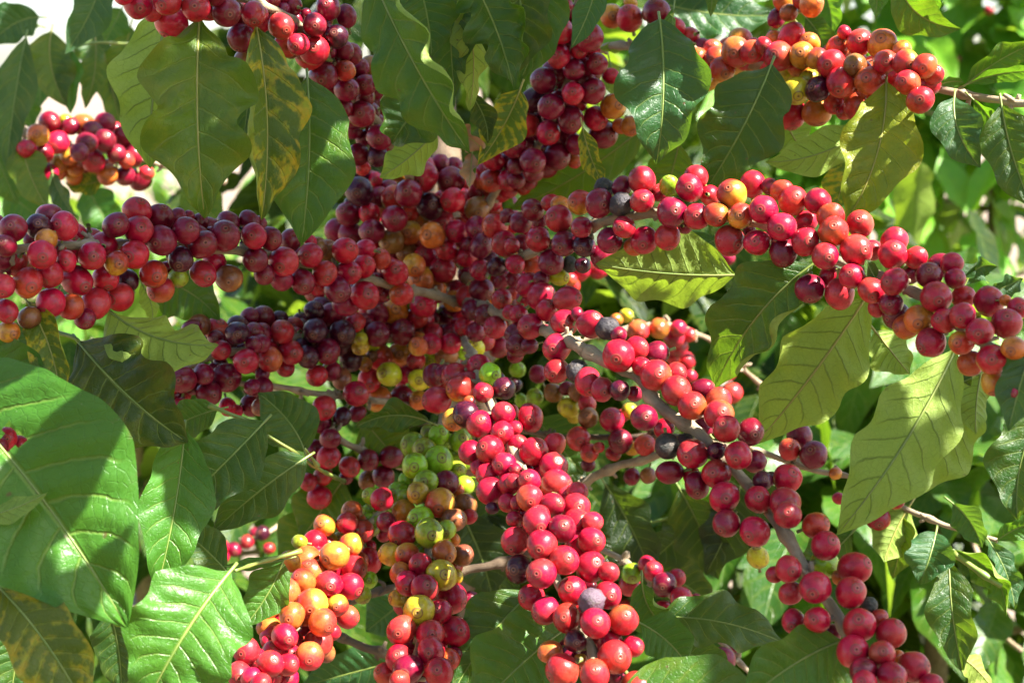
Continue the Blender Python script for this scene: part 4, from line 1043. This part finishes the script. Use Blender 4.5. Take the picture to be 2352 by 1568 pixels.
def bush(key, label, c, rx, ry, rz_, nl, col, seed, L=(.09, .15), cherries=0, cat='bush', group='coffee bushes behind', mat=None):
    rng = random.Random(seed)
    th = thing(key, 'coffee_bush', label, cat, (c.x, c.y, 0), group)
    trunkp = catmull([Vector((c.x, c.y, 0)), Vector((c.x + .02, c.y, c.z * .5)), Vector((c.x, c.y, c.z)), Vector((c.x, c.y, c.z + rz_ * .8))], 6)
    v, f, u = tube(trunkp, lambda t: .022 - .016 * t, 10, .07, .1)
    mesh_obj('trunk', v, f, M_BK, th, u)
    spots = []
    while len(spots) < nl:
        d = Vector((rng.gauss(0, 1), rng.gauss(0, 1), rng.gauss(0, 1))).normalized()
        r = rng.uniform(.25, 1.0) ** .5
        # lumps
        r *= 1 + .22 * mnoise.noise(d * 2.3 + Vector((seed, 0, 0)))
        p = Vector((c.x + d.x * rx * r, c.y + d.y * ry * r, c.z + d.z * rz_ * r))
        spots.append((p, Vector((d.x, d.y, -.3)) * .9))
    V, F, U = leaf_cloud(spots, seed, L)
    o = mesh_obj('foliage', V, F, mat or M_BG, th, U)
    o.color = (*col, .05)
    # limbs
    for k in range(9):
        z0 = c.z + rz_ * rng.uniform(-.7, .6)
        a = rng.uniform(0, 6.28)
        e = Vector((c.x + math.cos(a) * rx * .9, c.y + math.sin(a) * ry * .9, z0 + rng.uniform(-.05, .1)))
        path = catmull([Vector((c.x, c.y, z0)), Vector((c.x, c.y, z0)).lerp(e, .5) + Vector((0, 0, .03)), e], 6)
        v, f, u = tube(path, lambda t: .0045 - .002 * t, 7)
        mesh_obj('limb', v, f, M_BK, th, u)
    for k in range(cherries):
        a = rng.uniform(0, 6.28); q = rng.uniform(.4, .95)
        p = Vector((c.x + math.cos(a) * rx * q, c.y - abs(math.sin(a)) * ry * q, c.z + rz_ * rng.uniform(-.6, .6)))
        ob = bpy.data.objects.new('cherry', rng.choice(CH_MESH)); COL.objects.link(ob)
        ob.parent = th
        ob.matrix_basis = Matrix.Translation(p - th.location) @ Vector((rng.uniform(-1, 1), -1, rng.uniform(-1, .5))).to_track_quat('Z', 'Y').to_matrix().to_4x4() @ Matrix.Diagonal((.0075, .0075, .008, 1))
        cc, mm = COLS[rng.choice('RRDEO')]
        ob.color = (*cc, mm)
    return th

BC = (0.045, 0.135, 0.022)
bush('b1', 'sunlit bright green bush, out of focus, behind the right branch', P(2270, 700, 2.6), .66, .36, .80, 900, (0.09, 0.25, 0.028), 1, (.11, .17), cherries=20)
bush('b2', 'shadowed dark green bush filling the gap behind the two lower sunlit branches', P(1540, 1180, 1.75), .46, .24, .46, 800, (0.008, 0.025, 0.004), 2, cherries=10, mat=M_BGD)  # leaf colour darkened to hold the shade of the gap
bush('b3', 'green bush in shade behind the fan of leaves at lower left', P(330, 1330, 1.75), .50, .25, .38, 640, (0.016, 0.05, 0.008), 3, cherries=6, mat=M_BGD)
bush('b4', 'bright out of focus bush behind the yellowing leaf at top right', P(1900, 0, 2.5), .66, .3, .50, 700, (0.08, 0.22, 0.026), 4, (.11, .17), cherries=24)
bush('b5', 'bush coloured dark for shade, seen in glimpses through the crowded middle cherries', P(1020, 560, 1.9), .34, .22, .66, 620, (0.008, 0.025, 0.004), 5, mat=M_BGD)  # leaf colour darkened to stand for shade in the middle
bush('b6', 'low pale green blurred bush beyond the long left branch', P(420, 900, 3.3), .75, .5, .42, 520, (0.06, 0.16, 0.03), 6, (.11, .18))
bush('b7', 'far small bush of a row across the pale soil at left', P(60, 560, 6.5), .9, .7, .45, 420, (0.06, 0.15, 0.03), 7, (.14, .22))
bush('b8', 'leafy bush standing behind the lower right leaves and branch end', P(2150, 1420, 1.6), .42, .26, .36, 640, (0.022, 0.075, 0.010), 8, cherries=6)
for k, (x, y) in enumerate([(-1.6, -2.4), (-.5, -2.6), (.6, -2.5), (1.7, -2.4), (2.9, -1.4), (-2.7, -1.4)]):  # unseen bushes added behind the camera to block low sky light
    bush('r%d' % k, ['unseen coffee bush at the far left of the row behind the camera', 'unseen second coffee bush of the row behind the camera', 'unseen third coffee bush of the row behind the camera', 'unseen fourth coffee bush of the row behind the camera', 'unseen coffee bush on the right of the camera, nearest to it', 'unseen coffee bush on the left of the camera, nearest to it'][k],
         Vector((x, y, 1.3 if x < 2.5 else .9)), .72, .5, 1.4 if x < 2.5 else .9, 560, (0.018, 0.055, 0.008), 20 + k, (.14, .22), group='unseen coffee bushes that block low sky light')
shoot('S12', 'dim leaves in deep shade below the bare pale grey stick', [[(1250, 1080, .99), (1330, 1180, .98), (1480, 1200, .98), (1620, 1160, .98)]])  # its leaves are coloured near black, deep shade painted into the green
for a in [((1390, 1110, .97), (1500, 1330, .96), 120, 'shade_dk', 10), ((1450, 1200, .98), (1330, 1340, .98), 130, 'shade_dk', 0), ((1560, 1120, .97), (1650, 1330, .97), 140, 'vd', 20), ((1600, 1180, .99), (1480, 1300, .99), 120, 'shade_dk', -20),
          ((1700, 1120, .96), (1620, 1320, .96), 120, 'shade_dk', 0), ((1270, 1130, 1.0), (1180, 1290, 1.0), 130, 'shade_dk', 10), ((1330, 1060, 1.0), (1230, 1180, 1.0), 120, 'shade_dk', 10), ((1640, 1080, .98), (1800, 1200, .97), 130, 'shade_dk', 0),
          ((1120, 1080, 1.0), (1130, 1290, 1.0), 130, 'shade_dk', 0), ((1150, 1300, 1.0), (1120, 1480, 1.0), 140, 'shade_dk', 20), ((1060, 1180, .98), (1130, 1370, .98), 150, 'shade_dk', 0), ((1190, 1180, 1.0), (1090, 1300, 1.0), 130, 'shade_dk', 10), ((1480, 1290, 1.0), (1640, 1390, 1.0), 120, 'vd', 0)]:
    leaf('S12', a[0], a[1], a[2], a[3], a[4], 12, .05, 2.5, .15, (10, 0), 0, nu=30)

# ------------------------------------------------------------------ unseen leaves above the picture, placed along sun rays to dapple the light
def lit(x, y):
    if y < 250 and x > 1600: return True
    if 1490 < x < 2070 and 360 < y < 640: return True
    if 1230 < x < 1700 and 640 < y < 960 and y < 640 + (x - 1150) * .75: return True
    if 1060 < x < 1480 and y > 935 and x < 1500: return True
    if 510 < x < 850 and y > 1160: return True
    if 640 < x < 730 and 40 < y < 125: return True
    return False
lit_t, shade_t = [], []
for k in 'CD':
    for q in STEMPX[k][::3]:
        if lit(q.x, q.y): lit_t.append(P(*q))
for b in berries:
    p = P(b[0], b[1], b[2])
    if b[5] and lit(b[0], b[1]): lit_t.append(p)
    elif b[6] not in ('N', 'Q', 'Z', 'K') and not (b[6] == 'E' and b[1] > 1070): shade_t.append(p)
for x, y, d in [(250, 1330, .63), (300, 1280, .63), (230, 1380, .63), (280, 1400, .63), (60, 1000, .637), (130, 960, .637), (20, 1040, .637), (420, 1400, .645), (500, 1380, .65), (380, 1520, .64), (470, 1470, .645),
                (2240, 600, 1.4), (2300, 500, 1.4), (2150, 400, 1.4), (2300, 1050, 1.3), (2250, 980, 1.3), (1480, 340, .75), (1530, 360, .75), (2100, 260, .79), (2020, 300, .79), (955, 1130, .83), (925, 1480, .75), (960, 1390, .77), (900, 1230, .80), (1900, 800, .72), (1850, 860, .72), (2100, 900, .7)]:
    lit_t.append(P(x, y, d))
for x in range(2000, 2400, 90):
    for y in list(range(240, 620, 90)) + list(range(900, 1250, 90)):
        lit_t.append(P(x, y, 2.4))
for x, y in [(20, 1380), (60, 1420), (90, 1470), (130, 1500), (60, 1520), (120, 1560), (180, 1560), (150, 1460)]:
    shade_t.append(P(x, y, .615))
for x in range(1410, 1690, 40):
    for y in (625, 660, 700): shade_t.append(P(x, y, .80))
for p in leaf_pts:
    x, y, d = to_px(p)
    if not (lit(x, y) or x > 2000 or (y > 1200 and x < 600)): shade_t.append(p)
Lit = np.array([list(p) for p in lit_t])
S3 = np.array(list(SUN))
rng = random.Random(11)
rng.shuffle(shade_t)
spots, cents = [], []
covered = []
for p in shade_t:
    pa = np.array(list(p))
    # already shaded by an earlier caster?
    if cents:
        C = np.array(cents) - pa
        tt = C @ S3
        dist = np.linalg.norm(C - tt[:, None] * S3, axis=1)
        if ((dist < .020) & (tt > 0)).any(): continue
    for tr_ in range(26):
        t = rng.uniform(.28, .75)
        q = p + SUN * t + Vector((rng.gauss(0, .009), rng.gauss(0, .009), rng.gauss(0, .009)))
        x, y, d = to_px(q)
        if d > .1 and -260 < x < 2612 and -210 < y < 1780: continue
        C = np.array(list(q)) - Lit
        tt = C @ S3
        dist = np.linalg.norm(C - tt[:, None] * S3, axis=1)
        if ((dist < .031) & (tt > 0)).any(): continue
        spots.append(q); cents.append(list(q))
        break
print('sun elevation', math.degrees(math.asin(SUN.z)), SUN)
print('cherries', len(berries), 'casters', len(spots))
n_near = len(spots)
V, F, U = [], [], []
for i, q in enumerate(spots):
    a = SUN.cross(Vector((rng.uniform(-1, 1), rng.uniform(-1, 1), rng.uniform(-1, 1)))).normalized()
    a = (a + SUN * rng.uniform(-.35, .35)).normalized()
    ln = rng.uniform(.065, .085) if i < n_near else rng.uniform(.10, .13)
    p0, p3 = q - a * ln / 2, q + a * ln / 2
    sag = SUN * .006
    if i >= n_near: a = (a + Vector((rng.uniform(-1, 1), rng.uniform(-1, 1), -.3))).normalized(); p0, p3 = q - a * ln / 2, q + a * ln / 2
    v, f, u, _ = leaf_geo(p0, p0.lerp(p3, .33) + sag, p0.lerp(p3, .67) + sag, p3, ln * .5, rng.uniform(-20, 20), 8, .03, 2.5, .1, i, 12, 7, .012, 0, SUN)
    b = len(V); V += v; U += u; F += [tuple(k + b for k in t) for t in f]
o = mesh_obj('overhanging_foliage', V, F, M_BG, None, U)
o.color = (0.035, 0.09, 0.02, .05)
o['kind'] = 'stuff'
o['label'] = 'unseen green leaves above the picture, placed to shade the cherries below'
o['category'] = 'foliage'
